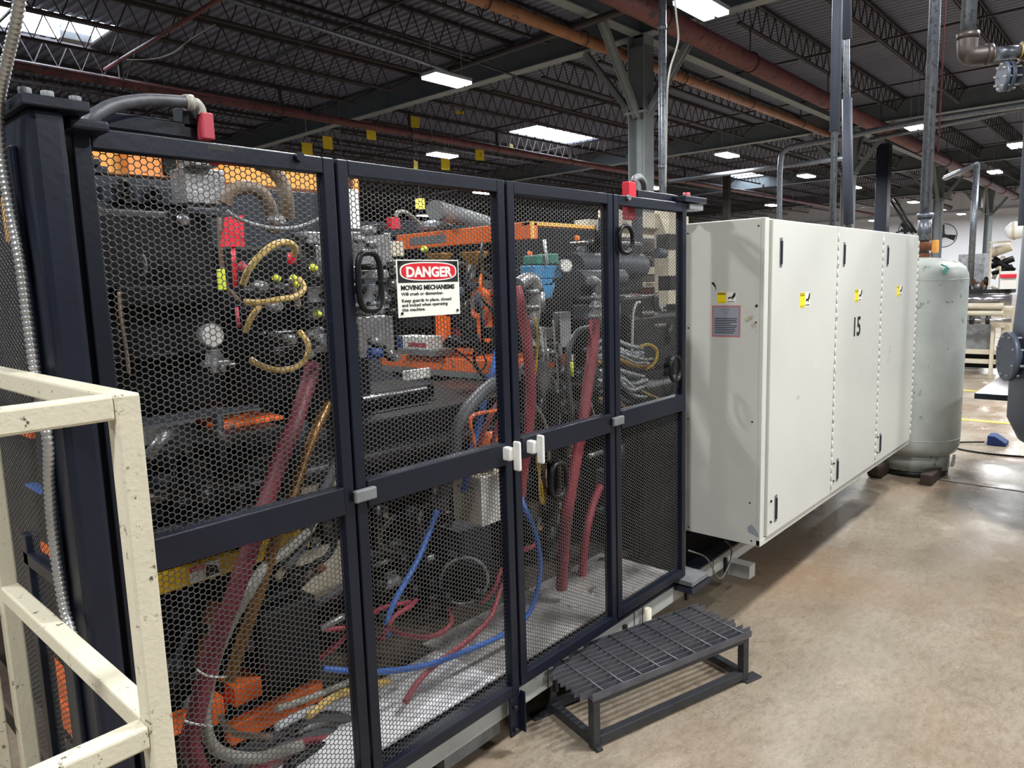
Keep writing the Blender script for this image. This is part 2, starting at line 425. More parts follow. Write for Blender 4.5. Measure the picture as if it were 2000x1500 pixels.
# bar joists
JOIST = {}
def make_joist(xa, xb, y, label, group):
    key = round(xb-xa, 2)
    if key in JOIST:
        return copy_tree(JOIST[key], (xa, y, 6.2))
    t = thing('bar_joist', label, 'joist', (xa, y, 6.2), group)
    L_ = xb-xa
    m1 = MB(); m1.box((xa+.1, y-.04, 6.68), (xb-.1, y-.01, 6.75)); m1.box((xa+.1, y+.01, 6.68), (xb-.1, y+.04, 6.75)); m1.build('top_chord', 'joist_paint', t)
    m1 = MB(); m1.box((xa+.85, y-.035, 6.2), (xb-.85, y-.01, 6.245)); m1.box((xa+.85, y+.01, 6.2), (xb-.85, y+.035, 6.245)); m1.build('bottom_chord', 'joist_paint', t)
    pts = [(xa+.2, y, 6.68)]; n = int((L_-1.8)/.42); st = (L_-2.0)/n
    for k in range(n+1):
        pts.append((xa+1.0+st*k, y, 6.23)); 
        if k < n: pts.append((xa+1.0+st*(k+.5), y, 6.70))
    pts.append((xb-.2, y, 6.68))
    m1 = MB()
    for a, b in zip(pts, pts[1:]): m1.tube([a, b], .0125, 5, caps=False)
    m1.build('web_rod', 'joist_paint', t)
    JOIST[key] = t; return t
bays = [(0.1, 12.3, 'near bay above the guard fence'), (12.3, 24.5, 'second bay, behind the nearest column'), (24.5, 36.7, 'third bay, behind the second column'),
        (36.7, 48.9, 'fourth bay, before the far wall'), (48.9, 56.1, 'last bay at the white wall')]
for xa, xb, nm in bays:
    for k in range(-5, 24):
        y = 7.6+1.538*k
        if k == 0: continue
        if y < Y1 or y > Y2-.3: continue
        if not seen((xa+.1, y, 6.2), (xb-.1, y, 6.2)) and not seen((xa, y, 6.75), (xb, y, 6.75)): continue
        if xa > 30 and k > 14: continue
        j = make_joist(xa, xb, y, '', '')
        j['label'] = 'dark red-brown open-web roof joist in the '+nm; j['group'] = 'roof joists in the '+nm; j['category'] = 'joist'
# bridging rods across joists
for xq, lb in ((3.9, 'thin bridging rod crossing the near joists at left'), (8.2, 'thin bridging rod crossing the joists before the first girder'),
               (16.4, 'thin bridging rod crossing the joists just past the nearest column'), (20.4, 'thin bridging rod crossing joists by the square skylight'), (28.6, 'thin bridging rod in the third bay'), (32.6, 'thin bridging rod before the third girder'), (40.8, 'thin bridging rod in the fourth bay')):
    tag(MB().beam((xq, 1, 6.27), (xq, Y2-1, 6.27), .035, .035).build('bridging_rod', 'joist_paint'), lb, 'rod')

# overhead pipes
def hanger(mb, x, y, zc, r, ztop):
    mb.torus((x, y, zc), r+.015, .012, (1, 0, 0), 18, 6); mb.cyl((x, y, zc+r), (x, y, ztop), .012, 6)
t = thing('overhead_pipe', 'thick rust-red pipe crossing the whole ceiling at right', 'pipe', (25, 6.04, 5.5))
MB().cyl((3, 6.04, 5.70), (53.5, 6.04, 5.32), .165, 24).build('pipe', 'pipe_red', t)
for xx in (10.4, 13.6, 17.8, 22, 26, 30, 34, 38, 42, 46, 50): 
    hm = MB(); hanger(hm, xx, 6.04, 5.70-(xx-3)*.0075, .165, 6.2); hm.build('hanger', 'joist_paint', t)
t = thing('overhead_pipe', 'dark red sprinkler pipe low above the guard fence, seen along its length', 'pipe', (12, 15.27, 5.7))
MB().cyl((X1, 15.2, 5.72), (56, 15.2, 5.66), .09, 16).build('pipe', 'pipe_red', t)
for xx in (5.9, 9.3, 13.1, 16.5, 20.2, 24, 28, 32, 36, 40):
    hm = MB(); hanger(hm, xx, 15.2, 5.7, .095, 6.2); hm.beam((xx, 15.2, 5.8), (xx, 15.2, 6.2), .06, .06, (1, 0, 0)); hm.build('hanger', 'joist_paint', t)
t = thing('overhead_pipe', 'orange-brown pipe passing behind the nearest column brace', 'pipe', (14, 7.95, 5.9))
MB().cyl((3, 7.98, 5.92), (24.2, 7.98, 5.92), .095, 16).build('pipe', 'pipe_orange', t)
for xx in (8.5, 11, 14.6, 18, 21.4): hm = MB(); hanger(hm, xx, 7.98, 5.92, .12, 6.3); hm.build('hanger', 'joist_paint', t)
def line_pipe(pts, r, name, label, matn, cat='pipe'):
    return tag(MB().tube(pts, r, 12).build(name, matn), label, cat)
line_pipe([onZ(x, y, 6.0) for x, y in ((430, -6), (800, 112), (873, 138))], .035, 'conduit', 'grey conduit under the joists running to the nearest hanging lamp', 'galvanised', 'conduit')
line_pipe([onZ(875, 138, 6.02), onZ(1310, -12, 6.02)], .06, 'sprinkler_branch', 'dark branch pipe slanting in front of the nearest girder', 'joist_paint')
line_pipe([onZ(560, 0, 6.02), onZ(800, 78, 6.02), onZ(930, 122, 6.02), onZ(1010, 150, 6.02)], .02, 'cable', 'black cable sagging under the near joists', 'black_rubber', 'cable')
line_pipe([onZ(432, -4, 6.08), onZ(205, 136, 6.08)], .036, 'sprinkler_branch', 'red-brown branch pipe crossing the joists right of the big skylight', 'pipe_red')
line_pipe(smooth([onZ(240, 117, 6.15), onZ(300, 115, 6.15), (onZ(340, 102, 6.15)), onZ(370, 78, 6.15), onZ(420, 48, 6.15)]), .012, 'cable', 'thin white cable looping beside the big skylight', 'pale_hose', 'cable')
line_pipe([onZ(1700, 272, 5.3), onZ(2010, 210, 5.3)], .06, 'air_line', 'pale grey air pipe running right in front of the second girder', 'galvanised')
line_pipe(smooth([onZ(1520, 425, 5.0)*1, onZ(1521, 320, 5.0), onZ(1525, 300, 5.0), onZ(1545, 285, 5.0), onZ(1700, 250, 5.0), onZ(1830, 233, 5.0), onZ(2010, 208, 5.0)]) if 0 else
          smooth([Vector((17.2, onX(1522, 430, 17.2).y, .0)), onX(1522, 430, 17.2), Vector((17.2, onX(1522, 430, 17.2).y, onX(1526, 320, 17.2).z)), onX(1534, 293, 17.2), onX(1560, 284, 17.2), onX(1620, 273, 17.2), onX(1800, 237, 17.2), onX(2030, 200, 17.2)]), .06, 'air_line', 'galvanised pipe that rises behind the cream cabinet and bends to the right', 'galvanised')
line_pipe([(20.0, 11.4, 4.6), (20.0, 6.3, 4.6)], .06, 'air_line', 'pale pipe end with a small gauge, left of the bent pipe', 'galvanised')
# hanging lamps
def lamp(x, y, label, group=None):
    t = thing('hanging_lamp', label, 'lamp', (x, y, LAMP_Z), group)
    MB().box((x-.42, y-.19, LAMP_Z+.02), (x+.42, y+.19, LAMP_Z+.08)).build('housing', 'lamp_housing', t, .01)
    for s_ in (-.1, .1): MB().box((x-.41, y+s_-.075, LAMP_Z-.02), (x+.41, y+s_+.075, LAMP_Z+.02)).build('light_strip', 'lamp_glow', t)
    for s_ in (-.35, .35): MB().cyl((x+s_, y, LAMP_Z+.07), (x+s_, y, 6.79), .006, 5).build('suspension_wire', 'galvanised', t)
    return t
ll = ['lit hanging lamp under the near girder, blue glow beside it', 'lit hanging lamp just above the guard fence, yellow paper under it', 'lit lamp seen through the fence mesh beside the grey duct',
      'large lit twin-strip lamp at the top edge right of the column', 'lit lamp above the left side of the cream cabinet', 'lit lamp between the fence corner and the thin galvanised conduit', 'small lit lamp left of the insulated pipes',
      'small low lit lamp above the cabinet top, by the bent pipe', 'lit lamp behind the tall pipe over the pale tank', 'lit lamp near the right end of the red pipe', 'lit lamp at the right edge of the picture', 'small lit lamp just right of the insulated pipes', 'tiny lit lamp between navy post and tall tank pipe']
for (x, y), l_ in zip(LAMPS_SEEN, ll): lamp(x, y, l_)
for x, y in LAMPS_ADDED_NEAR+LAMPS_ADDED_FAR: lamp(x, y, 'added lit hanging lamp, unseen or far off, there to light the hall', 'lamps added to light the hall')
# dark unlit box by the skylight
tf = thing('unlit_fixture', 'unlit dark lamp housing hanging in front of the big skylight', 'lamp', (5.3, 15.7, 6.45))
MB().box((5.05, 15.6, 6.45), (5.6, 15.85, 6.6)).build('housing', 'lamp_housing', tf, .01)
MB().cyl((5.1, 15.7, 6.6), (5.1, 15.7, 6.84), .01, 6).build('hanger', 'galvanised', tf)

# yellow papers hung from joists
pl = [(810, 238, 15), (897, 212, 15), (725, 261, 15), (640, 279, 15), (600, 292, 15), (937, 303, 15), (999, 291, 15), (870, 321, 15), (812, 325, 15), (672, 388, 15), (820, 398, 15)]
pd = ['left of the lamp glow over the fence', 'highest one, under the girder', 'third from the left above the fence rail', 'small one close to the fence rail', 'leftmost, half hidden', 'with dark writing, right of the low lamp', 'brightest, in front of the skylight joist', 'right beneath the low lamp', 'on the fence rail, left of the low lamp', 'seen through the mesh by the white post', 'seen through the mesh by the grey duct']
for (x, y, k), d_ in zip(pl, pd):
    c = onY(x, y, 15.8+random.uniform(-.3, .3)); a = random.uniform(-.5, .5); u_ = Vector((cos(a), sin(a), 0))
    s_ = .14; rr = MB().prism([c-u_*s_-Vector((0, 0, s_*1.1)), c+u_*s_-Vector((0, 0, s_*1.1)), c+u_*s_+Vector((0, 0, s_*1.1)), c-u_*s_+Vector((0, 0, s_*1.1))], u_.cross(Vector((0, 0, 1)))*.004)
    t = thing('hanging_paper', 'yellow paper sheet hung from the roof, '+d_, 'paper', c)
    rr.build('sheet', 'paper_yellow', t)
    MB().cyl(c+Vector((0, 0, s_)), (c.x, c.y, 6.79), .004, 4).build('string', 'pale_hose', t)
    n_ = u_.cross(Vector((0, 0, 1)))
    if 'writing' in d_: text_obj('7', .16, c-u_*.02-Vector((0, 0, .05))-n_*0+n_*.005, u_, (0, 0, 1), 'lettering', 'ink', t)

# ------------------------------------------------------------------ guard fence
FY = 1.588; TOPZ = 1.98; FT = .035
def hexmesh(name, origin, uvec, vvec, U, V, parent, holes=(), s=.00826, st=1.05, wd=.0021, th=.0009, label=None):
    """expanded hexagonal mesh: each cell a ring (front) with inner walls"""
    o = np.array(origin); u = np.array(uvec, float); vv = np.array(vvec, float); n = np.cross(u, vv)
    cp = 1.5*s*st; rp = s*math.sqrt(3)
    nc = int(U/cp)+1; nr = int(V/rp)+1
    ci, ri = np.meshgrid(np.arange(nc), np.arange(nr), indexing='ij')
    cx = (ci+.5)*cp; cy = (ri+.25+.5*(ci % 2))*rp
    keep = (cx < U) & (cy < V)
    for (hx, hy, a, b, p) in holes: keep &= (np.abs((cx-hx)/a)**p+np.abs((cy-hy)/b)**p) > 1
    cx = cx[keep]; cy = cy[keep]; K = len(cx)
    ang = np.arange(6)*np.pi/3
    si = s-wd/math.sqrt(3)
    ox = cx[:, None]+np.cos(ang)*s*st; oy = cy[:, None]+np.sin(ang)*s
    ix = cx[:, None]+np.cos(ang)*si*st; iy = cy[:, None]+np.sin(ang)*si
    def P3(x, y, d): return (o+x[..., None]*u+y[..., None]*vv+n*d)
    V_ = np.concatenate([P3(ox, oy, th/2), P3(ix, iy, th/2), P3(ix, iy, -th/2), P3(ox, oy, -th/2)], axis=1)
    base = (np.arange(K)*24)[:, None]; j = np.arange(6); j2 = (j+1) % 6
    F = []
    for a, b in ((0, 6), (6, 12), (12, 18)):
        F.append(np.stack([base+a+j, base+a+j2, base+b+j2, base+b+j], axis=-1).reshape(-1, 4))
    F = np.concatenate(F)
    off = np.array(root_loc(parent))
    me = bpy.data.meshes.new(name); me.vertices.add(K*24); me.vertices.foreach_set('co', (V_.reshape(-1, 3)-off).ravel())
    me.loops.add(F.size); me.loops.foreach_set('vertex_index', F.ravel().astype(np.int32))
    me.polygons.add(len(F)); me.polygons.foreach_set('loop_start', (np.arange(len(F))*4).astype(np.int32)); me.update(calc_edges=True)
    me.materials.append(MATS['mesh_steel'])
    ob = bpy.data.objects.new(name, me); C.objects.link(ob); ob.parent = parent; ob['kind'] = 'stuff'
    if label: ob['label'] = label
    return ob
def handle_ring(parent, cx, cz, a, b, ry=.0, material='black_rubber', r=.0088, name='grab_ring', p=2.6, n=160):
    pts = []
    for i in range(n):
        t = 2*pi*i/n; c_, s_ = cos(t), sin(t)
        pts.append((cx+a*math.copysign(abs(c_)**(2/p), c_), FY-.012, cz+b*math.copysign(abs(s_)**(2/p), s_)))
    P = resample([Vector(q) for q in pts]+[Vector(pts[0])], .0045)[:-1]
    return MB().loop(P, r, 8, rib=[1.06, .9]).build(name, material, parent)
doors = [  # x0, x1, z-bottom, mid-rail top z, rings
 (.515, 1.112, .22, 1.128, []), (1.120, 1.752, .225, 1.13, 'a'), (1.764, 2.366, .245, 1.133, 'b'), (2.374, 2.943, .262, 1.133, 'c')]
dl = ['tall black mesh guard door at left, in front of the black block and yellow hoses', 'black mesh guard door that carries the danger sign', 'black mesh guard door with a grab ring below its middle rail', 'narrow black mesh guard door next to the cream cabinet']
doorobj = []
for i, (x0, x1, z0, zm, hr) in enumerate(doors):
    t = thing('guard_door', dl[i], 'door', ((x0+x1)/2, FY, z0)); doorobj.append(t)
    sw = .034; y0, y1 = FY, FY+.035
    ztl, ztr = TOPZ, TOPZ
    MB().box((x0, y0, z0), (x0+sw, y1, TOPZ)).build('stile', 'navy_paint', t, .003)
    MB().box((x1-sw, y0, z0), (x1, y1, TOPZ)).build('stile', 'navy_paint', t, .003)
    MB().box((x0+sw, y0, TOPZ-.04), (x1-sw, y1, TOPZ)).build('top_rail', 'navy_paint', t, .003)
    MB().box((x0+sw, y0, z0), (x1-sw, y1, z0+.04)).build('bottom_rail', 'navy_paint', t, .003)
    MB().box((x0+sw, y0-.004, zm-.075), (x1-sw, y1, zm)).build('middle_rail', 'navy_paint', t, .003)
    ua, ub = x0+sw-.006, x1-sw+.006
    h1, h2 = [], []
    rings = []
    if hr == 'a':
        c = onY(717, 550, FY); rings = [(c.x+.0, c.z, .037, .076, 'u')]
    elif hr == 'b':
        c = onY(1086, 937, FY); rings = [(c.x, c.z, .044, .062, 'l')]
    elif hr == 'c':
        c = onY(1216, 468, FY); c2 = onY(1315, 720, FY); rings = [(c.x+.006, c.z, .046, .052, 'u'), (c2.x, c2.z, .044, .052, 'u')]
    zu0 = zm-.005; zl0 = z0+.035
    hu = [(rx-ua, rz-zu0, a, b, 3) for rx, rz, a, b, w_ in rings if w_ == 'u']; hl = [(rx-ua, rz-zl0, a, b, 3) for rx, rz, a, b, w_ in rings if w_ == 'l']
    hexmesh('hexagonal_mesh', (ua, FY+.022, zu0), (1, 0, 0), (0, 0, 1), ub-ua, TOPZ-.035-zu0, t, hu, label='upper hexagonal steel mesh')
    hexmesh('hexagonal_mesh', (ua, FY+.022, zl0), (1, 0, 0), (0, 0, 1), ub-ua, zm-.07-zl0, t, hl, label='lower hexagonal steel mesh')
    for rx, rz, a, b, w_ in rings: handle_ring(t, rx, rz, a, b, p=3.2 if hr == 'a' else 2.4)
    if i == 0:
        c = onY(431, 289, FY); b_ = MB().box((c.x-.03, FY-.0005, c.z-.006), (c.x+.03, FY+.002, c.z+.006)); b_.build('slot', 'ink', t)
        c = onY(582, 307, FY); MB().cyl((c.x, FY-.012, c.z), (c.x, FY, c.z), .011, 14).build('bolt', 'navy_paint', t)
    if i == 3:
        c = onY(1226, 386, FY); MB().cyl((c.x, FY-.01, c.z), (c.x, FY, c.z), .011, 14).build('bolt', 'dull_grey', t)
    if i in (1, 2):   # latch handle, pale plastic
        cx = onY(988, 884, FY).x if i == 1 else onY(1034, 868, FY).x
        cz = 1.095
        MB().box((cx-.02, FY-.035, cz-.02), (cx+.006, FY, cz+.025)).build('latch_body', 'white_face', t, .006)
        MB().box((cx+.000, FY-.06, cz-.055), (cx+.013, FY-.03, cz+.045)).build('latch_handle', 'white_face', t, .006)
    if i in (0, 2):   # hinge clip over the seam at mid height
        cx, cz = (onY(706, 964, FY).x, onY(706, 964, FY).z) if i == 0 else (onY(1201, 821, FY).x, onY(1201, 821, FY).z)
        MB().box((cx-.033, FY-.022, cz-.018), (cx+.037, FY-.004, cz+.016)).build('hinge_clip', 'dull_grey', t, .004)
        MB().box((cx-.034, FY-.012, cz-.014), (cx-.028, FY-.003, cz+.012)).build('clip_screw', 'ink', t)
# sloping lower drop leg with bolts under the door seam
t = thing('drop_bracket', 'black bolted bracket hanging below the door seam near the floor', 'bracket', (1.72, FY, .08))
MB().box((1.702, FY+.0, .077), (1.757, FY+.010, .222)).build('plate', 'navy_paint', t, .002)
MB().box((1.751, FY-.022, .085), (1.757, FY+.0, .235)).build('web_plate', 'navy_paint', t)
for zz in (.10, .185): MB().cyl((1.722, FY-.012, zz), (1.722, FY, zz), .009, 6).build('bolt', 'dark_steel', t)
# post at left
t = thing('guard_post', 'thick navy square post with a bolted cap at the left end of the fence', 'post', (.46, 1.6, 0))
MB().box((.420, 1.50, .05), (onY(130, 250, 1.5).x, 1.70, 1.985)).build('column', 'navy_paint', t, .012)
MB().box((.408, 1.58, .05), (.42, 1.625, 1.93)).build('side_channel', 'navy_paint', t, .004)
MB().box((.495, 1.60, .05), (.51, 1.66, 1.93)).build('hinge_strip', 'navy_paint', t, .003)
MB().box((.408, 1.487, 1.984), (onY(176, 205, 1.487).x, 1.73, 2.004)).build('cap_plate', 'navy_paint', t, .003)
for px_, py_ in ((48, 176), (92, 183), (147, 193)):
    c = onZ(px_, py_, 2.016); MB().cyl((c.x, c.y, 2.004), (c.x, c.y, 2.020), .0105, 18).build('socket_bolt', 'dull_grey', t, .001)
MB().box((.495, 1.53, 1.962), (.565, 1.60, 1.983)).build('hinge_block', 'navy_paint', t, .006)
# top bar behind the door + interlock switch
t = thing('interlock_switch', 'red interlock switch with grey conduit on top of the left guard door', 'switch', (.95, 1.68, 1.95))
a = onY(398, 225, 1.66)
MB().box((a.x-.012, 1.645, a.z-.055), (a.x+.016, 1.675, a.z+.004)).build('switch_body', 'faded_red', t, .003)
MB().box((a.x-.04, 1.68, a.z-.03), (a.x-.0, 1.73, a.z+.02)).build('mount_block', 'slate_plate', t, .003)
MB().tube(smooth(ppts([(168, 244, 1.60), (185, 225, 1.6), (225, 205, 1.62), (280, 196, 1.64), (330, 197, 1.65), (372, 200, 1.66)])), .0135, 12).build('flexible_conduit', 'grey_hose', t)
g = MB(); P = ppts([(360, 200, 1.66), (376, 201, 1.66)]); g.cyl(P[0], P[1], .0175, 12); P = smooth(ppts([(374, 201, 1.66), (384, 203, 1.66), (391, 212, 1.66), (394, 224, 1.66)])); g.tube(P, .012, 12); g.build('conduit_elbow', 'pale_hose', t)
tag(MB().box((.56, 1.68, onY(300, 262, 1.68).z), (onY(388, 250, 1.68).x, 1.72, onY(300, 229, 1.68).z)).build('header_bar', 'navy_paint', None, .004), 'navy header bar behind the left door, ending at the red switch', 'bar')
t = thing('interlock_switch', 'red interlock switch with looped conduit at the right end of the fence top', 'switch', (2.6, 1.63, 1.9))
a = onY(1240, 372, 1.62)
MB().box((a.x-.035, 1.625, a.z-.03), (a.x+.02, 1.66, a.z+.035)).build('switch_body', 'bright_red', t, .004)
MB().box((a.x-.035, 1.63, a.z-.115), (a.x+.02, 1.66, a.z-.035)).build('switch_base', 'bright_red', t, .004)
MB().tube(smooth(ppts([(1237, 357, 1.64), (1241, 348, 1.64), (1250, 347, 1.66), (1257, 357, 1.68), (1258, 372, 1.7)])), .014, 10).build('flexible_conduit', 'dull_grey', t)
t = thing('pivot_bracket', 'navy pivot bracket with bolt at the upper right fence corner', 'bracket', (2.95, 1.6, 1.98))
MB().box((2.62, 1.635, 1.985), (2.95, 1.68, 2.02)).build('arm', 'navy_paint', t, .003)
MB().box((2.90, 1.57, 1.985), (3.10, 1.69, 2.01)).build('pivot_plate', 'navy_paint', t, .003)
MB().box((2.96, 1.58, 1.955), (3.085, 1.67, 1.98)).build('lower_plate', 'dull_grey', t, .003)
MB().cyl((3.02, 1.63, 2.01), (3.02, 1.63, 2.035), .016, 16).build('pivot_bolt', 'faded_red', t)
t = thing('pivot_bracket', 'grey pivot plates at the lower right fence corner', 'bracket', (3.0, 1.6, .22))
MB().box((2.90, 1.53, .232), (3.06, 1.66, .256)).build('upper_plate', 'dull_grey', t, .003)
MB().box((2.90, 1.53, .195), (3.09, 1.66, .222)).build('lower_plate', 'slate_plate', t, .003)
MB().box((2.955, 1.60, .256), (2.967, 1.64, 1.955)).build('pivot_rod', 'dull_grey', t, .002)
# end guard at far left
t = thing('end_guard', 'black mesh end guard left of the thick navy post', 'guard', (.47, 1.95, .1))
hexmesh('hexagonal_mesh', (.47, 1.76, .15), (0, 1, 0), (0, 0, 1), .46, 1.78, t)
MB().box((.455, 1.70, .1), (.485, 1.76, 1.95)).build('stile', 'navy_paint', t, .003)
MB().box((.455, 2.02, .1), (.485, 2.06, 1.08)).build('stile', 'navy_paint', t, .003)
MB().box((.455, 1.76, 1.0), (.485, 2.06, 1.035)).build('middle_rail', 'navy_paint', t, .003)
MB().box((.455, 1.76, 1.93), (.485, 2.3, 1.965)).build('top_rail', 'navy_paint', t, .003)
P = resample(smooth([onX(*q, .395) for q in ((42, -20), (30, 50), (12, 130), (-2, 210), (2, 300), (18, 400), (40, 520), (56, 640), (74, 760), (93, 860), (96, 950), (105, 1060), (124, 1180), (150, 1270))], 12), .0034)
tag(MB().tube(P, .0086, 10, rib=[1.12, 1.12, .8]).build('flexible_conduit', 'flex_steel'), 'shiny ribbed metal conduit hanging along the left guard post', 'conduit')

for X_, xl, xr, yt, yb, mt_, lb in ((.58, 0, 40, 385, 468, 'amber_paint', 'amber machine panel seen through the end guard mesh'), (.58, 14, 60, 820, 858, 'orange_paint', 'small orange block behind the end guard above the blue box'),
        (.58, 48, 80, 945, 968, 'blue_hose', 'small blue box seen through the end guard mesh'), (.58, 60, 118, 1062, 1105, 'orange_paint', 'orange bar seen through the lower end guard mesh'), (.58, 88, 165, 1330, 1372, 'orange_paint', 'upper orange bar at the bottom of the end guard'), (.58, 92, 165, 1385, 1425, 'orange_paint', 'lower orange bar at the bottom of the end guard')):
    a = onX(xl, yt, X_); b = onX(xr, yb, X_)
    tag(MB().box((X_, a.y, min(a.z, b.z)), (X_+.03, b.y, max(a.z, b.z))).build('machine_panel', mt_, None, .003), lb, 'panel')
# danger sign
c0 = onY(773, 507, FY-.004); c1 = onY(896, 615, FY-.004)
sx0 = onY(775, 560, FY-.004).x; sx1 = onY(896, 560, FY-.004).x
zt = onY(773, 507, FY-.004).z; zb = onY(777, 621, FY-.004).z
t = thing('danger_sign', 'rectangular danger sign in red, black and white on the fence', 'sign', ((sx0+sx1)/2, FY, zb))
W = sx1-sx0; Hh = zt-zb; ys = FY-.006
MB().box((sx0, ys, zb), (sx1, ys+.002, zt)).build('sign_plate', 'sign_white', t)
MB().box((sx0+.004, ys-.0006, zt-Hh*.40), (sx1-.004, ys, zt-.003)).build('header_print', 'ink', t)
def stadium(mb, cx, cz, a, b, y0, y1, p=3.0):
    pts = []
    for i in range(48):
        q = 2*pi*i/48; c_, s_ = cos(q), sin(q)
        pts.append((cx+a*math.copysign(abs(c_)**(2/p), c_), y0, cz+b*math.copysign(abs(s_)**(2/p), s_)))
    return mb.prism(pts, (0, y1-y0, 0))
cx = (sx0+sx1)/2; cz = zt-Hh*.205
stadium(MB(), cx, cz, W*.455, Hh*.165, ys-.0010, ys-.0006).build('oval_border', 'sign_white', t)
stadium(MB(), cx, cz, W*.435, Hh*.145, ys-.0014, ys-.0010).build('oval_print', 'sign_red', t)
text_obj('DANGER', Hh*.24, (cx-W*.002, ys-.0018, cz-Hh*.092), (1, 0, 0), (0, 0, 1), 'lettering', 'sign_white', t, bold=.0016, width=W*.74, height=Hh*.19, align='CENTER')
text_obj('MOVING MECHANISMS', Hh*.115, (sx0+W*.05, ys-.0006, zt-Hh*.525), (1, 0, 0), (0, 0, 1), 'lettering', 'ink', t, bold=.0006, width=W*.86, height=Hh*.088)
for k, (s_, dz) in enumerate((('Will crush or dismember.', .62), ('Keep guards in place, closed', .735), ('and locked when operating', .815), ('this machine.', .895))):
    text_obj(s_, Hh*.078, (sx0+W*.055, ys-.0006, zt-Hh*dz), (1, 0, 0), (0, 0, 1), 'lettering', 'ink', t, width=W*(.67, .79, .73, .36)[k], bold=.0001)
rv = MB()
for fx, fz in ((.05, .05), (.95, .05), (.05, .93), (.95, .93)): rv.cyl((sx0+W*fx, ys-.003, zt-Hh*fz), (sx0+W*fx, ys, zt-Hh*fz), .004, 10)
rv.build('rivets', 'dark_steel', t)

# ------------------------------------------------------------------ cream cabinet
CX0, CX1, CY, CB, CZ0, CZ1 = 3.108, 5.715, 1.30, 1.70, .418, 1.905
t = thing('electrical_cabinet', 'long cream electrical cabinet with three doors raised off the floor', 'cabinet', ((CX0+CX1)/2, (CY+CB)/2, CZ0))
MB().box((CX0, CY+.02, CZ0), (CX1, CB, CZ1)).build('body', 'cabinet_paint', t, .004)
MB().box((CX0, CY-.0, CZ0), (CX0+.045, CY+.02, CZ1)).build('corner_post', 'cabinet_paint', t, .003)
MB().box((CX0, CY-.001, CZ0), (CX1, CY+.02, CZ0+.03)).build('bottom_frame', 'cabinet_paint', t, .002)
seams = [CX0+.05, 4.022, 4.846, 5.70]
for i in range(3):
    a, b = seams[i]+.006, seams[i+1]-.006
    d = MB().box((a, CY-.012, CZ0+.035), (b, CY+.016, CZ1-.006)).build('door', 'cabinet_paint', t, .004)
    for zz in (CZ1-.15, CZ0+.15):
        MB().box((a+.075, CY-.0135, zz-.065), (a+.105, CY-.010, zz+.065)).build('handle_slot', 'dull_grey', d, .0)
        MB().box((a+.083, CY-.020, zz-.052), (a+.097, CY-.0135, zz+.052)).build('handle_bar', 'slate_plate', d, .002)
    for zz in (CZ0+.20, CZ0+.10):
        MB().cyl((a+.03, CY-.018, zz), (a+.03, CY-.012, zz), .006, 8).build('lock', 'ink', d)
    hb = MB()
    for q in range(30):
        z_ = CZ0+.06+q*(CZ1-CZ0-.1)/30; hb.cyl((b+.004, CY-.013, z_), (b+.004, CY-.013, z_+.045), .0034, 8)
    hb.build('piano_hinge', 'cabinet_paint', d)
    for zz in (.62, .86, 1.12, 1.42, 1.7): MB().cyl((b+.012, CY-.016, zz+.02*i), (b+.012, CY-.006, zz+.02*i), .005, 8).build('screw', 'dark_steel', d)
for (y_, z_) in ((1.34, .44), (1.66, .44), (1.33, 1.87), (1.67, 1.86), (1.335, 1.45), (1.665, 1.42), (1.345, 1.0), (1.665, .98), (1.35, .62)):
    MB().cyl((CX0-.003, y_, z_), (CX0, y_, z_), .004, 8).build('screw', 'dark_steel', t)
for pts_, m_ in (([(1389, 552), (1394, 551), (1398, 558), (1399, 569), (1396, 560), (1392, 556)], 'ink'), ([(1459, 1030), (1468, 1024), (1480, 1040), (1483, 1050), (1474, 1046), (1462, 1040)], 'label_grey'), ([(1474, 598), (1478, 594), (1481, 597), (1477, 601)], 'ink')):
    MB().prism([onX(x_, y_, CX0-.0006) for x_, y_ in pts_], (-.0006, 0, 0)).build('paint_chip', m_, t)
# stickers
def caution(parent, org, ux, s, label):
    ux = Vector(ux); uz = Vector((0, 0, 1)); n = ux.cross(uz); o_ = Vector(org)
    def q(a, b, c, d, h): return MB().prism([o_+ux*a+uz*b+n*h, o_+ux*c+uz*b+n*h, o_+ux*c+uz*d+n*h, o_+ux*a+uz*d+n*h], -n*.0005)
    st = q(0, 0, s*1.9, s, .0006).build('caution_sticker', 'sign_white', parent, label=label)
    q(0, 0, s*.9, s, .0011).build('yellow_print', 'label_yellow', st)
    q(s*.04, s*.78, s*.86, s*.97, .0016).build('heading_bar', 'ink', st)
    q(s*1.0, s*.1, s*1.75, s*.16, .0011).build('base_line', 'ink', st)
    pts = [(1.05, .45), (1.2, .58), (1.45, .56), (1.68, .95), (1.84, .97), (1.80, .62), (1.62, .46), (1.5, .28), (1.46, .3), (1.5, .44), (1.3, .44), (1.1, .36), (1.12, .42)]
    MB().prism([o_+ux*(a*s)+uz*(b*s)+n*.0016 for a, b in pts], -n*.0005).build('hand_pictogram', 'ink', st)
    tx = text_obj('CAUTION', s*.2, o_+ux*s*.45+uz*s*.805+n*.0020, ux, uz, 'lettering', 'label_yellow', st, align='CENTER', xs=.85)
    for k in range(5): q(s*.06, s*(.08+k*.13), s*(.8-.1*(k % 2)), s*(.11+k*.13), .0016).build('small_print', 'ink', st) if k == 0 else None
    return st
a = onX(1401, 592, CX0); b = onX(1438, 592, CX0)
caution(t, (CX0, a.y, a.z), (0, -1, 0), (a.y-b.y)/1.9, 'yellow and white caution sticker on the cabinet side')
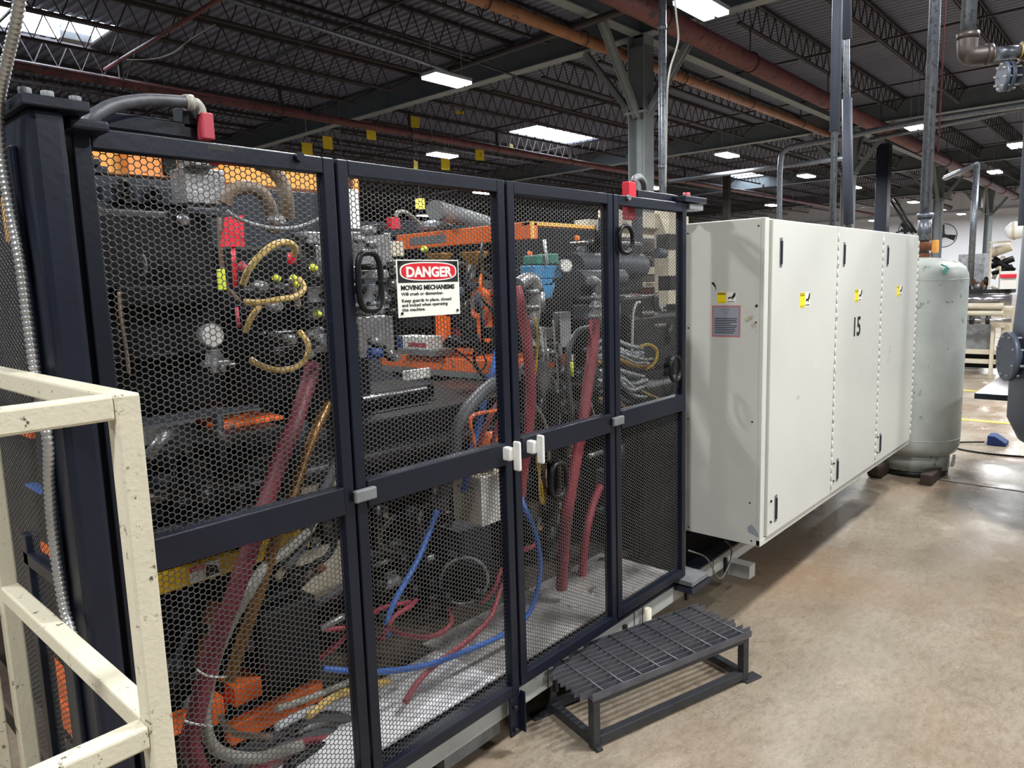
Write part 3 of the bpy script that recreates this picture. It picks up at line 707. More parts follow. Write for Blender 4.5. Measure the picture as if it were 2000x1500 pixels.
for x_, y_, lb in ((1562, 601, 'caution sticker on the first cabinet door'), (1669, 590, 'caution sticker on the middle cabinet door'), (1751, 579, 'caution sticker on the far cabinet door')):
    a = onY(x_, y_, CY-.012); caution(t, (a.x, CY-.012, a.z), (1, 0, 0), .07, lb)
# warning plate on the side
ya = onX(1391, 620, CX0).y; yb = onX(1446, 620, CX0).y; za = onX(1391, 597, CX0).z; zb_ = onX(1391, 657, CX0).z
wp = MB().box((CX0-.002, yb, zb_), (CX0, ya, za)).build('warning_plate', 'label_pink', t, label='grey warning plate with pink border on the cabinet side')
MB().box((CX0-.0028, yb+.006, zb_+.006), (CX0-.002, ya-.006, za-.006)).build('plate_face', 'label_grey', wp)
ww = ya-yb; hh = za-zb_
pr = MB()
for k in range(9):
    z_ = za-hh*(.42+k*.058); e = (0, .04, .02, .35, .0, .06, .12, .1, .2)[k]
    pr.box((CX0-.0033, yb+ww*(.1+e*.6), z_), (CX0-.0028, ya-ww*.1, z_+hh*.022))
pr.build('small_print', 'ink', wp)
tr = MB(); cy_ = (ya+yb)/2
for p_, q_ in (((cy_+ww*.12, za-hh*.1), (cy_-ww*.12, za-hh*.1)), ((cy_+ww*.12, za-hh*.1), (cy_, za-hh*.32)), ((cy_-ww*.12, za-hh*.1), (cy_, za-hh*.32))):
    tr.beam((CX0-.003, p_[0], p_[1]), (CX0-.003, q_[0], q_[1]), .001, .003, (1, 0, 0))
tr.build('triangle_print', 'label_pink', wp)
a = onY(1664, 657, CY-.012)
h15 = onY(1664, 620, CY-.012).z-a.z
n15 = thing  # number painted on middle door
text_obj('15', h15*1.42, (a.x, CY-.0135, a.z), (1, 0, 0), (0, 0, 1), 'painted_number', 'ink', t, bold=.002, xs=1.0)

# ------------------------------------------------------------------ cream railing, foreground left
t = thing('cream_railing', 'chipped cream square-tube railing in the left foreground', 'railing', (.36, 1.05, 0))
RX, RY, q = .352, 1.03, .021
zt_ = 1.497
c = O+ray(250, 790)*1.0; RX, RY, zt_ = c.x-.006, c.y, c.z; q = .0172
lz = (O+ray(290, 1385)*(c.x/ray(290, 1385).x)).z - .008
MB().box((RX-q, RY-q, .2), (RX+q, RY+q, zt_+q)).build('corner_post', 'cream_paint', t, .004)
MB().box((-1.2, RY-q, zt_-q), (RX-q, RY+q, zt_+q)).build('top_rail', 'cream_paint', t, .004)
MB().box((-1.2, RY-q, lz-q), (RX-q, RY+q, lz+q)).build('lower_rail', 'cream_paint', t, .004)
yb_ = onX(22, 1200, RX).y
MB().box((RX-q, RY+q, zt_-q), (RX+q, yb_+.5, zt_+q)).build('top_rail', 'cream_paint', t, .004)
MB().box((RX-q, RY+q, lz-q), (RX+q, yb_-q, lz+q)).build('lower_rail', 'cream_paint', t, .004)
MB().box((RX-q, yb_-q, .2), (RX+q, yb_+q, zt_-q)).build('rear_post', 'cream_paint', t, .004)
# stair side panel beyond rail
tag(MB().box((RX-.33, yb_+.02, .2), (RX-.03, yb_+.05, 1.02)).build('sheet_guard', 'cream_paint', None, .004), 'scuffed cream sheet panel behind the railing at the left edge', 'panel')

# ------------------------------------------------------------------ step grating
fl = onZ(1160, 1468, 0); fr = onZ(1462, 1330, 0); ux = (fr-fl); Ls = ux.length; ux.normalize(); uy = Vector((-ux.y, ux.x, 0)); Ds = .30
def SP(a, b, z): return fl+ux*a+uy*b+Vector((0, 0, z))
t = thing('metal_step', 'low black steel step with an open bar grating top', 'step', SP(Ls/2, Ds/2, 0))
hz = .175; tb = .032
def sbeam(a, b, wd, ht, name, mt='step_black', bev=.002): return MB().beam(a, b, wd, ht).build(name, mt, t, bev)
for a_ in (tb/2, Ls-tb/2):
    for b_ in (tb/2, Ds-tb/2):
        MB().beam(SP(a_, b_, 0), SP(a_, b_, hz), tb, tb, up=ux).build('leg', 'step_black', t, .003)
for b_ in (tb/2, Ds-tb/2):
    sbeam(SP(tb, b_, .03), SP(Ls-tb, b_, .03), tb, tb, 'bottom_rail')
    sbeam(SP(0, b_, hz-.002+tb/4), SP(Ls, b_, hz+tb/4), tb, tb*.6, 'top_rail')
for a_ in (tb/2, Ls-tb/2):
    sbeam(SP(a_, tb, .03), SP(a_, Ds-tb, .03), tb, tb, 'side_rail')
for a_, b_, da, db in ((Ls+.02, 0.01, 0, 0), (-.03, Ds-.01, 0, 0)):
    MB().beam(SP(a_-.045, b_, .004), SP(a_+.045, b_, .004), .05, .007).build('foot_plate', 'step_black', t, .002)
for b_ in (-.004,): MB().beam(SP(.004, b_, .006), SP(.03, b_, .006), .022, .012).build('foot_pad', 'step_black', t, .002)
gz = hz+.012; nb = 12
offs = [.0, .01, .02, .03, .03, .04, .05, .055, .06, .05, .05, .04, .03]
for k in range(nb):
    b_ = -.002+k*(Ds+.004)/(nb-1)
    e0 = -.02+.0*k; e1 = Ls+.02+.0*k
    e0 = -.005-(.03 if k else 0)-.004*(k % 3); e1 = Ls+.01+.012*((k*5) % 3)
    MB().beam(SP(e0, b_, gz+.018), SP(e1, b_, gz+.018), .0035, .027).build('grating_bar', 'step_bars', t)
for k in range(9):
    a_ = .045+k*(Ls-.08)/8
    MB().cyl(SP(a_, -.002, gz+.031), SP(a_, Ds, gz+.031), .0035, 6).build('cross_rod', 'step_bars', t)

# ------------------------------------------------------------------ machine sill, tread plates
t = thing('machine_sill', 'pale grey steel sill beam running under the fence and cabinet', 'beam', (2.8, 1.66, .1))
MB().box((.5, 1.625, .135), (5.9, 1.70, .215)).build('beam', 'sill_grey', t, .004)
MB().box((.5, 1.622, .215), (5.9, 1.70, .225)).build('top_flange', 'navy_paint', t)
for xx in (1.95, 2.2, 2.55, 2.62, 3.3, 3.9): MB().box((xx, 1.623, .137), (xx+.004, 1.627, .214)).build('joint', 'ink', t)
for xx in (1.98, 2.46, 3.0, 3.42): MB().box((xx, 1.61, .11), (xx+.018, 1.625, .19)).build('clip', 'dark_steel', t)
MB().box((1.45, 1.66, .06), (1.72, 1.8, .15)).build('gusset_box', 'dull_grey', t)
MB().box((3.46, 1.5, .09), (3.53, 1.66, .16)).build('tube_end', 'sill_grey', t)
tag(MB().box((.55, 1.70, .235), (1.75, 2.02, .243)).build('tread_plate', 'tread_white'), 'white tread plate just inside the fence doors at left', 'plate')
tag(MB().box((1.75, 1.70, .235), (2.98, 2.10, .243)).build('tread_plate', 'tread_worn'), 'worn diamond tread plate behind the right hand fence doors', 'plate')
t = thing('support_jack', 'cream painted jack foot between sill and step', 'jack', (2.55, 1.6, 0)); jx_ = onY(1266, 1190, 1.59).x
MB().cyl((jx_, 1.59, .03), (jx_, 1.59, .22), .015, 12).build('pipe_leg', 'cream_paint', t)
MB().box((jx_-.06, 1.55, 0), (jx_+.05, 1.66, .04)).build('base_block', 'wood_dark', t, .003)
tag(MB().tube(smooth([onY(1345, 1075, 1.62), onY(1380, 1090, 1.6), onY(1405, 1130, 1.58), onY(1425, 1100, 1.57), onY(1428, 1070, 1.6), onY(1415, 1055, 1.64)]), .004, 6).build('cable', 'dull_grey'), 'thin grey cable looping below the cabinet corner', 'cable')

# ------------------------------------------------------------------ moulding machine behind the fence
M = thing('moulding_machine', 'big black and orange moulding machine behind the mesh guard doors', 'machine', (2.0, 2.6, .2))
def part(name, matn, fn, parent=None, bevel=.004, label=None):
    mb = MB(); fn(mb); return mb.build(name, matn, parent or M, bevel, label=label)
def P(name, matn, Y, xl, xr, yt, yb, depth, parent=None, bevel=.004, label=None):
    return part(name, matn, lambda q: pbox(q, Y, xl, xr, yt, yb, depth), parent, bevel, label)
MB().box((.55, 2.02, .20), (4.2, 3.4, .228)).build('oil_deck', 'oily_deck', M, label='oily brown deck plate under the hoses')
MB().box((.6, 1.95, .0), (6.1, 3.3, .19)).build('machine_footing', 'black_machine', M)
MB().box((3.15, 1.95, .19), (6.1, 3.2, 1.1)).build('light_block_unit', 'black_machine', M, .02)  # machine body behind the cabinet, added to keep lamp light off the floor
MB().box((3.6, 2.3, 1.1), (5.9, 3.0, 1.45)).build('light_block_cover', 'black_machine', M, .03)  # upper part of the added light-blocking body
MB().box((.62, 2.15, .2), (.655, 4.5, 1.9)).build('end_plate', 'black_machine', M)
# crossbeams at the top (amber)
P('upper_beam', 'amber_paint', 2.75, 172, 375, 262, 336, .12, label='amber painted upper beam')
P('upper_beam', 'amber_deep', 2.70, 250, 372, 286, 340, .04, bevel=.002)
P('beam_slot', 'black_machine', 2.69, 319, 346, 307, 341, .02)
P('upper_beam', 'amber_paint', 2.75, 438, 700, 306, 356, .12)
P('beam_lip', 'rust', 2.74, 438, 700, 356, 364, .13)
P('clamp_bracket', 'slate_plate', 2.62, 160, 210, 320, 336, .06)
P('clamp_bracket', 'slate_plate', 2.60, 184, 196, 309, 322, .05)
# slate platen
P('platen', 'slate_plate', 2.60, 165, 700, 340, 480, .35)
P('platen_ledge', 'slate_plate', 2.5, 215, 372, 357, 393, .1)
P('platen_ledge', 'slate_plate', 2.52, 175, 430, 393, 410, .1)
for x_, y_ in ((238, 367), (242, 381), (297, 380), (353, 356), (358, 383)):
    c = onY(x_, y_, 2.5); part('port', 'black_machine', lambda q: q.torus((c.x, 2.49, c.z), .02, .008, (0, 1, 0), 16, 6), bevel=0)
# big black block with its glossy faces
P('black_block', 'black_machine', 2.35, 190, 432, 405, 832, .5, bevel=.02)
P('block_step', 'black_machine', 2.3, 230, 420, 560, 600, .1)
P('block_step', 'black_machine', 2.3, 200, 440, 700, 712, .1)
P('black_block', 'black_machine', 2.45, 432, 600, 480, 800, .4, bevel=.01)
P('black_block', 'black_machine', 2.55, 590, 720, 470, 820, .4, bevel=.01)
c = onY(370, 428, 2.3); part('bolt_glint', 'polished_steel', lambda q: q.lathe((c.x, 2.34, c.z), [(.014, -.01), (.022, .0), (.022, .01)], 20, (0, 1, 0)))  # silver bolt made as a small bright ellipse of light
c = onY(272, 520, 2.34); part('hook', 'polished_steel', lambda q: q.tube(smooth([(c.x, 2.33, c.z+.02), (c.x+.008, 2.32, c.z+.03), (c.x+.012, 2.32, c.z-.01), (c.x, 2.33, c.z-.03)]), .005, 6))
# green side column at left with small dial
P('side_column', 'bronze', 2.25, 170, 192, 395, 760, .05)
c = onY(176, 404, 2.2); part('dial', 'white_face', lambda q: q.lathe((c.x, 2.24, c.z), [(.014, 0), (.014, -.01)], 16, (0, 1, 0)))
# lower horizontal members: tie bars, ledges
P('ledge', 'dark_steel', 2.2, 300, 560, 877, 902, .35)
P('orange_strip', 'worn_orange', 2.3, 432, 556, 832, 841, .2)
P('ledge', 'dull_grey', 2.24, 440, 508, 860, 876, .1)
part('tie_bar', 'polished_steel', lambda q: q.cyl((onY(300, 1010, 2.1).x, 2.1, .93), (onY(500, 965, 2.1).x, 2.1, .93), .055, 24))
part('tie_bar', 'dark_steel', lambda q: q.cyl((.6, 2.28, .985), (3.2, 2.28, .985), .04, 20))
P('bed_rail', 'dark_steel', 2.14, 300, 480, 960, 975, .2)
P('machine_bed', 'black_machine', 2.3, 300, 1000, 905, 1130, .7, bevel=.01)
# yellow warning stripe
a = onY(312, 1125, 2.05); b = onY(605, 1060, 2.05); z0_ = onY(312, 1163, 2.05).z
part('warning_stripe', 'yellow_paint', lambda q: q.box((a.x-.1, 2.05, z0_), (b.x, 2.08, a.z)), bevel=.002)
u0 = onY(370, 1120, 2.05).x; u1 = onY(430, 1110, 2.05).x
lb = part('danger_label', 'sign_white', lambda q: q.box((u0, 2.048, z0_+.004), (u1, 2.05, a.z-.004)), bevel=0)
MB().box((u0, 2.0472, a.z-.018), ((u0+u1)/2, 2.048, a.z-.004)).build('red_heading', 'sign_red', lb)
MB().prism([((u0+u1)/2, 2.0472, z0_+.01), (u1-.004, 2.0472, z0_+.012), (u1-.01, 2.0472, a.z-.02), ((u0+u1)/2+.004, 2.0472, a.z-.008)], (0, .0008, 0)).build('pictogram', 'ink', lb)
text_obj('DANGER', .010, (u0+.006, 2.0468, a.z-.0155), (1, 0, 0), (0, 0, 1), 'lettering', 'sign_white', lb, xs=.8)
# bronze block and cream castings lower middle
P('bronze_block', 'bronze', 2.1, 545, 610, 1052, 1078, .1)
P('cream_casting', 'cream_cast', 2.45, 560, 760, 985, 1085, .05)
P('cast_rib', 'black_machine', 2.38, 600, 612, 985, 1080, .05)
part('cream_casting', 'cream_cast', lambda q: q.cyl((onY(580, 1140, 2.25).x, 2.25, onY(580, 1140, 2.25).z), (onY(690, 1110, 2.25).x, 2.25, onY(580, 1140, 2.25).z), .085, 24), bevel=.01)
P('cream_casting', 'cream_cast', 2.12, 578, 692, 1092, 1180, .06, bevel=.02)
P('white_bracket', 'white_face', 2.2, 530, 545, 1140, 1185, .01)
P('white_bracket', 'white_face', 2.2, 553, 566, 1170, 1184, .01)
# lower black undercarriage
P('undercarriage', 'black_machine', 2.2, 300, 520, 1170, 1440, .3)
P('undercarriage', 'black_machine', 2.75, 500, 1040, 1020, 1220, .1)
# orange base channel
P('base_channel', 'orange_paint', 1.92, 452, 638, 1420, 1460, .04, label='orange base channel')
P('base_block', 'orange_paint', 1.99, 458, 514, 1345, 1385, .1)
P('base_block', 'orange_paint', 2.0, 415, 440, 1370, 1420, .1)
P('base_channel', 'orange_paint', 2.05, 340, 450, 1405, 1440, .04)
# silver valve stack at top centre
for xl, xr, yt, yb, Y_, mt_ in ((598, 690, 452, 476, 2.15, 'cast_silver'), (610, 640, 476, 505, 2.2, 'dull_grey'), (618, 690, 478, 540, 2.14, 'cast_silver'), (605, 680, 560, 592, 2.2, 'dull_grey'),
                               (612, 690, 600, 625, 2.22, 'cast_silver'), (600, 690, 655, 692, 2.2, 'dull_grey'), (688, 765, 452, 520, 2.2, 'cast_silver'), (740, 790, 470, 500, 2.3, 'cream_cast'),
                               (700, 760, 528, 545, 2.3, 'cast_silver'), (690, 748, 555, 600, 2.3, 'dull_grey'), (700, 770, 620, 700, 2.3, 'cast_silver'), (540, 600, 555, 575, 2.2, 'dark_steel'), (515, 585, 650, 664, 2.2, 'dark_steel'), (515, 580, 680, 690, 2.2, 'dark_steel')):
    P('valve_block', mt_, Y_, xl, xr, yt, yb, .09)
rr_ = random.Random(3)
for k in range(46):
    x_ = rr_.choice([rr_.uniform(590, 690), rr_.uniform(700, 775)]); y_ = rr_.uniform(445, 700); c = onY(x_, y_, 2.12)
    mt_ = rr_.choice(['cast_silver', 'polished_steel', 'dull_grey', 'black_rubber', 'dark_steel'])
    r_ = rr_.uniform(.008, .02)
    part('fitting', mt_, lambda q: q.lathe((c.x, 2.12, c.z), [(r_*.6, -.03), (r_*.6, -.015), (r_, -.015), (r_, .03)], rr_.choice([6, 12]), (0, 1, 0)), bevel=0)
for k, (x_, y_) in enumerate([(560, 565), (548, 598), (545, 660), (575, 665), (548, 692), (552, 430), (500, 570), (520, 560), (497, 600)]):
    c = onY(x_, y_, 2.05); part('fitting', 'cast_silver' if k % 2 else 'dark_steel', lambda q: q.lathe((c.x, 2.08, c.z), [(.012, -.03), (.012, -.012), (.02, -.012), (.02, .03)], 6, (0, 1, 0)), bevel=0)
for x_, y_ in ((642, 419), (640, 430), (540, 540), (574, 541), (576, 552), (612, 520), (620, 610), (648, 460), (829, 484)):
    c = onY(x_, y_, 2.0); part('connector', 'yellow_green', lambda q: q.cyl((c.x-.008, 2.0, c.z), (c.x+.008, 2.0, c.z-.01), .011, 10), bevel=0)
# white upright & dark block near the door seam
P('white_upright', 'white_face', 2.3, 674, 702, 368, 446, .04)
P('brown_upright', 'rust', 2.35, 680, 690, 333, 368, .04)
P('dark_block', 'slate_plate', 3.75, 700, 790, 432, 458, .2)
P('dark_block', 'slate_plate', 3.8, 790, 975, 430, 452, .2)
# grey duct with round end
a = onY(850, 410, 2.9); b = onY(950, 445, 3.5)
a = onY(850, 410, 3.0); b = onZ(946, 436, a.z)
part('duct', 'dull_grey', lambda q: q.cyl(a, b, .054, 28), bevel=0, label='grey round duct')
part('duct_base', 'galvanised', lambda q: q.lathe(onY(850, 452, 3.4), [(.12, 0), (.10, .05), (.04, .07)], 24), bevel=0)
# interlock switch inside
sw = thing('interlock_switch', 'small red switch with silver conduit seen through the sign door mesh', 'switch', onY(773, 445, 2.5))
MB().box((onY(765, 432, 2.5).x, 2.5, onY(765, 447, 2.5).z), (onY(782, 432, 2.5).x, 2.54, onY(765, 424, 2.5).z)).build('switch_body', 'bright_red', sw, .003)
MB().tube(smooth(ppts([(774, 424, 2.52), (776, 415, 2.52), (790, 414, 2.55), (806, 424, 2.6), (820, 438, 2.65)])), .009, 10).build('conduit', 'pale_hose', sw)
# orange gate frame: face running back (+Y) from a corner, then along +X
xc = 2.86; 
zt1 = onX(1036, 432, xc).z; zb1 = onX(1036, 466, xc).z; yc = onX(1036, 450, xc).y; ye = onX(775, 470, xc).y
fr_ = M
MB().box((xc, yc, zb1), (xc+.06, ye, zt1)).build('upper_rail', 'orange_paint', fr_, .004)
MB().box((xc, yc, zt1-.02), (xc+.75, yc+.06, zt1)).build('top_strip', 'amber_paint', fr_, .002)
MB().box((xc+.0, yc-.003, zb1), (xc+.03, yc+.0, zt1)).build('corner_strip', 'amber_paint', fr_)
ya_ = onX(790, 468, xc).y; 
MB().box((xc-.003, onX(870, 460, xc).y, (zt1+zb1)/2-.025), (xc, onX(800, 460, xc).y, (zt1+zb1)/2+.02)).build('scuffed_plate', 'dull_grey', fr_)
z1_ = onX(966, 706, xc).z; z2_ = onX(966, 728, xc).z; yl_ = onX(745, 700, xc).y
MB().box((xc, onX(966, 700, xc).y-.1, z2_-.01), (xc+.5, yl_, z1_)).build('lower_plate', 'worn_orange', fr_, .004)
MB().box((xc, onX(966, 700, xc).y-.1, z2_-.045), (xc+.5, yl_, z2_-.01)).build('lower_edge', 'dull_grey', fr_, .002)
def Q(name, matn, X, xl, xr, yt, yb, depth, parent, bevel=.004, label=None):
    a = onX(xl, yt, X); b = onX(xl, yb, X); c = onX(xr, (yt+yb)/2, X)
    a2 = onX(xl, (yt+yb)/2, X)
    return MB().box((X, a2.y, b.z), (X+depth, c.y, a.z)).build(name, matn, parent, bevel, label=label)
for xl, xr, yt, yb in ((850, 870, 610, 668), (930, 952, 605, 668)): Q('toggle_arm', 'orange_paint', xc+.15, xl, xr, yt, yb, .05, fr_, .008)
Q('toggle_arm', 'orange_paint', xc+.12, 905, 925, 580, 602, .05, fr_, .006)
Q('toggle_arm', 'worn_orange', xc+.12, 885, 925, 680, 690, .05, fr_, .006)
Q('toggle_arm', 'worn_orange', xc+.12, 940, 972, 566, 578, .05, fr_, .006)
c = onX(936, 592, xc+.1); MB().torus(c, .075, .022, (1, 0, 0), 24, 10).build('toggle_ring', 'worn_orange', fr_)
MB().cyl(c-Vector((.02, 0, 0)), c+Vector((.04, 0, 0)), .045, 16).build('pivot_pin', 'cast_silver', fr_)
for x_, y_ in ((858, 498), (925, 495)):
    c = onX(x_, y_, xc+.1); MB().lathe(c, [(.0, .012), (.08, .01), (.085, 0), (.05, -.04), (.05, -.2)], 24, (0, 0, 1)).build('spool', 'bronze', fr_)
MB().cyl(onX(938, 535, xc+.05), onX(938, 580, xc+.05), .010, 8).build('push_rod', 'orange_paint', fr_)
back = Q('gate_back', 'black_machine', xc+.3, 760, 985, 470, 735, .1, fr_)
for xl, xr, yt, yb, mt_ in ((905, 975, 520, 540, 'slate_plate'), (930, 985, 548, 565, 'dull_grey'), (880, 940, 620, 640, 'dark_steel'), (870, 900, 640, 668, 'dark_red_hose'), (955, 985, 610, 660, 'dark_steel'), (790, 840, 590, 640, 'slate_plate'), (955, 975, 520, 545, 'faded_red')):
    Q('linkage', mt_, xc+.22, xl, xr, yt, yb, .06, fr_)
bx = thing('carton', 'white and blue carton with red stripe on the machine deck below the sign', 'box', onX(810, 690, xc-.05))
Q('carton_body', 'white_face', xc-.05, 776, 836, 656, 688, .12, bx)
Q('carton_side', 'pedal_blue', xc-.053, 776, 786, 656, 688, .003, bx, 0)
Q('red_stripe', 'faded_red', xc-.053, 797, 832, 669, 677, .003, bx, 0)
Q('carton_base', 'dull_grey', xc-.06, 776, 850, 680, 692, .16, bx)
tag(Q('filter_canister', 'pedal_blue', xc-.4, 720, 742, 682, 697, .08, None) if 0 else MB().cyl(onY(722, 690, 2.1), onY(742, 690, 2.1), .02, 14).build('filter_canister', 'pedal_blue'), 'small blue canister at the left end of the orange plate', 'canister')
# sliding carriage dark mass
P('carriage', 'dark_steel', 2.6, 705, 1010, 800, 920, .4)
P('carriage_top', 'black_machine', 2.5, 705, 850, 772, 800, .3)
part('guide_bar', 'polished_steel', lambda q: q.cyl((onY(706, 780, 2.45).x, 2.45, onY(706, 780, 2.45).z), (onY(832, 757, 2.45).x, 2.45, onY(706, 780, 2.45).z), .012, 12))
part('guide_bar', 'polished_steel', lambda q: q.cyl((onY(712, 826, 2.45).x, 2.45, onY(712, 826, 2.45).z), (onY(916, 778, 2.45).x, 2.45, onY(712, 826, 2.45).z), .006, 10))
P('pale_window', 'white_face', 2.95, 790, 842, 725, 745, .02)
P('pale_window', 'cream_cast', 2.95, 785, 800, 885, 912, .02)
P('pale_window', 'cream_cast', 2.95, 835, 850, 880, 902, .02)
P('pale_window', 'cream_cast', 2.9, 716, 752, 972, 1028, .02)
P('pale_window', 'cream_cast', 2.9, 788, 812, 955, 985, .02)
P('bed_slope', 'dark_steel', 2.35, 700, 960, 905, 950, .2)
rc = random.Random(21)
def clutter(n, xr, yr, Yr, mats_, rmax=.03):
    for k in range(n):
        x_ = rc.uniform(*xr); y_ = rc.uniform(*yr); Y_ = rc.uniform(*Yr); c = onY(x_, y_, Y_); m_ = rc.choice(mats_); r_ = rc.uniform(.3, 1)*rmax
        if c.z < .26: continue
        ty = rc.random()
        if ty < .35:
            L_ = rc.uniform(.06, .2); d = rc.choice([Vector((1, 0, 0)), Vector((0, 0, 1)), Vector((.3, 0, 1))]).normalized()
            a_ = c-d*L_*.5; b_ = c+d*L_*.5; a_.z = max(a_.z, .24)
            MB().cyl(a_, b_, r_*.7, 12).build('pipe_run', m_, M)
        elif ty < .6:
            MB().box((c.x-r_*1.4, c.y, max(c.z-r_, .23)), (c.x+r_*1.4, c.y+r_*2, c.z+r_*1.1)).build('valve_block', m_, M, .004)
        elif ty < .8:
            d = Vector((rc.uniform(-.4, .4), -1, rc.uniform(-.2, .3))); MB().lathe(c, [(r_*.5, .03), (r_, .015), (r_, -.02), (r_*.6, -.022), (r_*.6, -.035)], rc.choice([6, 14]), -d).build('fitting', m_, M)
        else:
            p_ = [c]; 
            for q_ in range(3): p_.append(p_[-1]+Vector((rc.uniform(-.08, .1), rc.uniform(-.03, .03), -rc.uniform(.03, .12))))
            p_ = [Vector((v_.x, v_.y, max(v_.z, .25))) for v_ in p_]
            MB().tube(smooth(p_, 6), r_*.35, 8).build('line', m_, M)
DK = ['dark_steel', 'dark_steel', 'black_rubber', 'slate_plate', 'cast_brown', 'black_machine']
clutter(60, (1025, 1195), (850, 1120), (2.0, 2.5), DK+['cast_silver', 'bronze'], .045)
clutter(40, (1205, 1330), (820, 1090), (2.0, 2.5), DK+['dull_grey'], .045)
clutter(26, (1035, 1100), (640, 840), (2.0, 2.2), ['cast_silver', 'cast_brown', 'dark_steel', 'dull_grey'], .035)
clutter(34, (1100, 1330), (600, 800), (2.2, 2.5), DK, .05)
clutter(60, (715, 985), (960, 1210), (2.15, 2.6), DK+['dark_steel', 'cast_silver'], .045)
clutter(50, (320, 560), (1170, 1400), (2.05, 2.2), DK+['rust', 'dull_grey'], .035)
clutter(30, (560, 690), (850, 1080), (2.1, 2.4), DK+['cream_cast', 'polished_steel'], .04)
clutter(30, (300, 560), (870, 1000), (2.05, 2.2), DK, .03)
clutter(40, (870, 1010), (500, 690), (2.3, 2.7), ['black_machine', 'dark_steel', 'black_rubber', 'slate_plate'], .03)
clutter(24, (1110, 1330), (450, 640), (2.3, 2.6), ['black_machine', 'dark_steel', 'slate_plate'], .05)
P('olive_plate', 'bronze', 2.1, 1070, 1096, 905, 985, .03)
part('cast_column', 'cast_silver', lambda q: q.tube(ppts([(1050, 640, 2.08), (1056, 720, 2.08), (1064, 800, 2.08), (1068, 880, 2.08)]), [.035, .04, .045, .05], 14), bevel=0)
part('dark_hose', 'black_rubber', lambda q: q.tube(smooth(ppts([(1085, 760, 2.0), (1078, 850, 2.0), (1082, 960, 2.0), (1070, 1060, 2.02)])), .03, 12), bevel=0)
# hydraulic cylinder lower middle
part('hydraulic_cylinder', 'dark_steel', lambda q: q.cyl((onY(690, 1160, 2.35).x, 2.35, .56), (onY(830, 1160, 2.35).x, 2.35, .56), .06, 24))
part('cylinder_cap', 'cast_silver', lambda q: q.cyl((onY(735, 1190, 2.25).x, 2.25, .47), (onY(790, 1185, 2.25).x, 2.25, .47), .03, 16))
# motor
c = onY(900, 1125, 2.3)
mo = thing('pump_motor', 'dark round cast motor low behind the sign door', 'motor', (c.x, c.y, .24))
MB().lathe((c.x, c.y, c.z), [(.06, -.16), (.095, -.15), (.095, .02), (.115, .02), (.115, .06), (.07, .07)], 32, (-.6, -.8, 0)).build('housing', 'black_machine', mo)
MB().torus(c+Vector((-.03, -.05, 0)), .108, .010, (-.6, -.8, 0), 32, 8).build('flange_ring', 'cast_silver', mo)
MB().box((c.x-.05, c.y-.03, c.z+.09), (c.x+.05, c.y+.03, c.z+.135)).build('terminal_box', 'cast_silver', mo, .004)
MB().box((c.x-.09, c.y-.02, .228), (c.x+.09, c.y+.1, c.z-.08)).build('foot', 'dark_steel', mo)
# cream junction box
jx = onY(944, 975, 2.12); jt = thing('junction_box', 'cream junction box with grey side beside the seam of the sign door', 'box', (jx.x, 2.15, .7))
zt2 = onY(944, 933, 2.02).z; zb2 = onY(944, 1028, 2.02).z; xa_ = onY(940, 980, 2.02).x; xb_ = onY(982, 980, 2.02).x
MB().box((xa_, 2.02, zb2), (xa_+.16, 2.19, zt2)).build('box_body', 'cream_cast', jt, .004)
MB().box((xa_-.002, 2.015, zb2+.0), (xa_+.162, 2.02, zt2)).build('lid', 'white_face', jt, .002)
for yy in (2.07, 2.15):
    MB().cyl((xa_-.004, yy, zt2-.05), (xa_, yy, zt2-.05), .006, 8).build('knockout', 'ink', jt)
MB().torus((xa_+.08, 2.1, zt2+.012), .05, .008, (0, 0, 1), 20, 6).build('cable_ring', 'pale_hose', jt)
P('pedestal', 'slate_plate', 2.25, 900, 962, 1040, 1150, .15)
# black pump box
zt3 = onY(515, 1200, 1.98).z; zb3 = onY(515, 1425, 1.98).z
pb = thing('pump_box', 'black square pump box with rusty fitting low behind the left door', 'box', (onY(570, 1300, 1.98).x, 2.05, .23))
x0_, x1_ = onY(515, 1300, 1.98).x, onY(626, 1280, 1.98).x
MB().box((x0_, 1.98, .235), (x1_, 2.16, zt3)).build('box_body', 'black_rubber', pb, .012)
MB().box((x0_+.03, 2.02, zt3), (x1_-.03, 2.12, zt3+.03)).build('lid', 'black_rubber', pb, .01)
a = Vector((x1_-.05, 2.04, zt3+.02)); b = a+Vector((.07, -.02, .045))
MB().cyl(a, b, .020, 12).build('pipe_fitting', 'cast_brown', pb); MB().cyl(b, b+Vector((.03, -.01, .018)), .024, 6).build('union_nut', 'rust', pb)

# cast valves behind the third door
v = thing('valve_assembly', 'blue valve block with round gauge and silver elbows behind the third door', 'valve', onY(1075, 600, 2.0))
YV = 2.0
def V(name, matn, xl, xr, yt, yb, d=.08, bev=.006): return MB().__class__() if 0 else pbox(MB(), YV, xl, xr, yt, yb, d).build(name, matn, v, bev)
V('valve_body', 'valve_blue', 1043, 1098, 518, 545); V('valve_body', 'valve_blue', 1052, 1080, 545, 560); V('valve_cap', 'teal_paint', 1049, 1068, 498, 516); V('valve_cap', 'teal_paint', 1074, 1092, 495, 515)
MB().prism(ppts([(1058, 556, YV), (1085, 552, YV), (1078, 580, YV), (1068, 584, YV)]), (0, .06, 0)).build('valve_neck', 'valve_blue', v)
MB().cyl(onY(1063, 468, YV-.01), onY(1069, 516, YV-.01), .007, 8).build('lever', 'white_face', v)
c = onY(1104, 519, 1.97)
gg = MB().lathe(c, [(.028, .02), (.032, .018), (.032, -.012), (.028, -.014), (.027, -.010)], 28, (-.3, -1, 0)); 
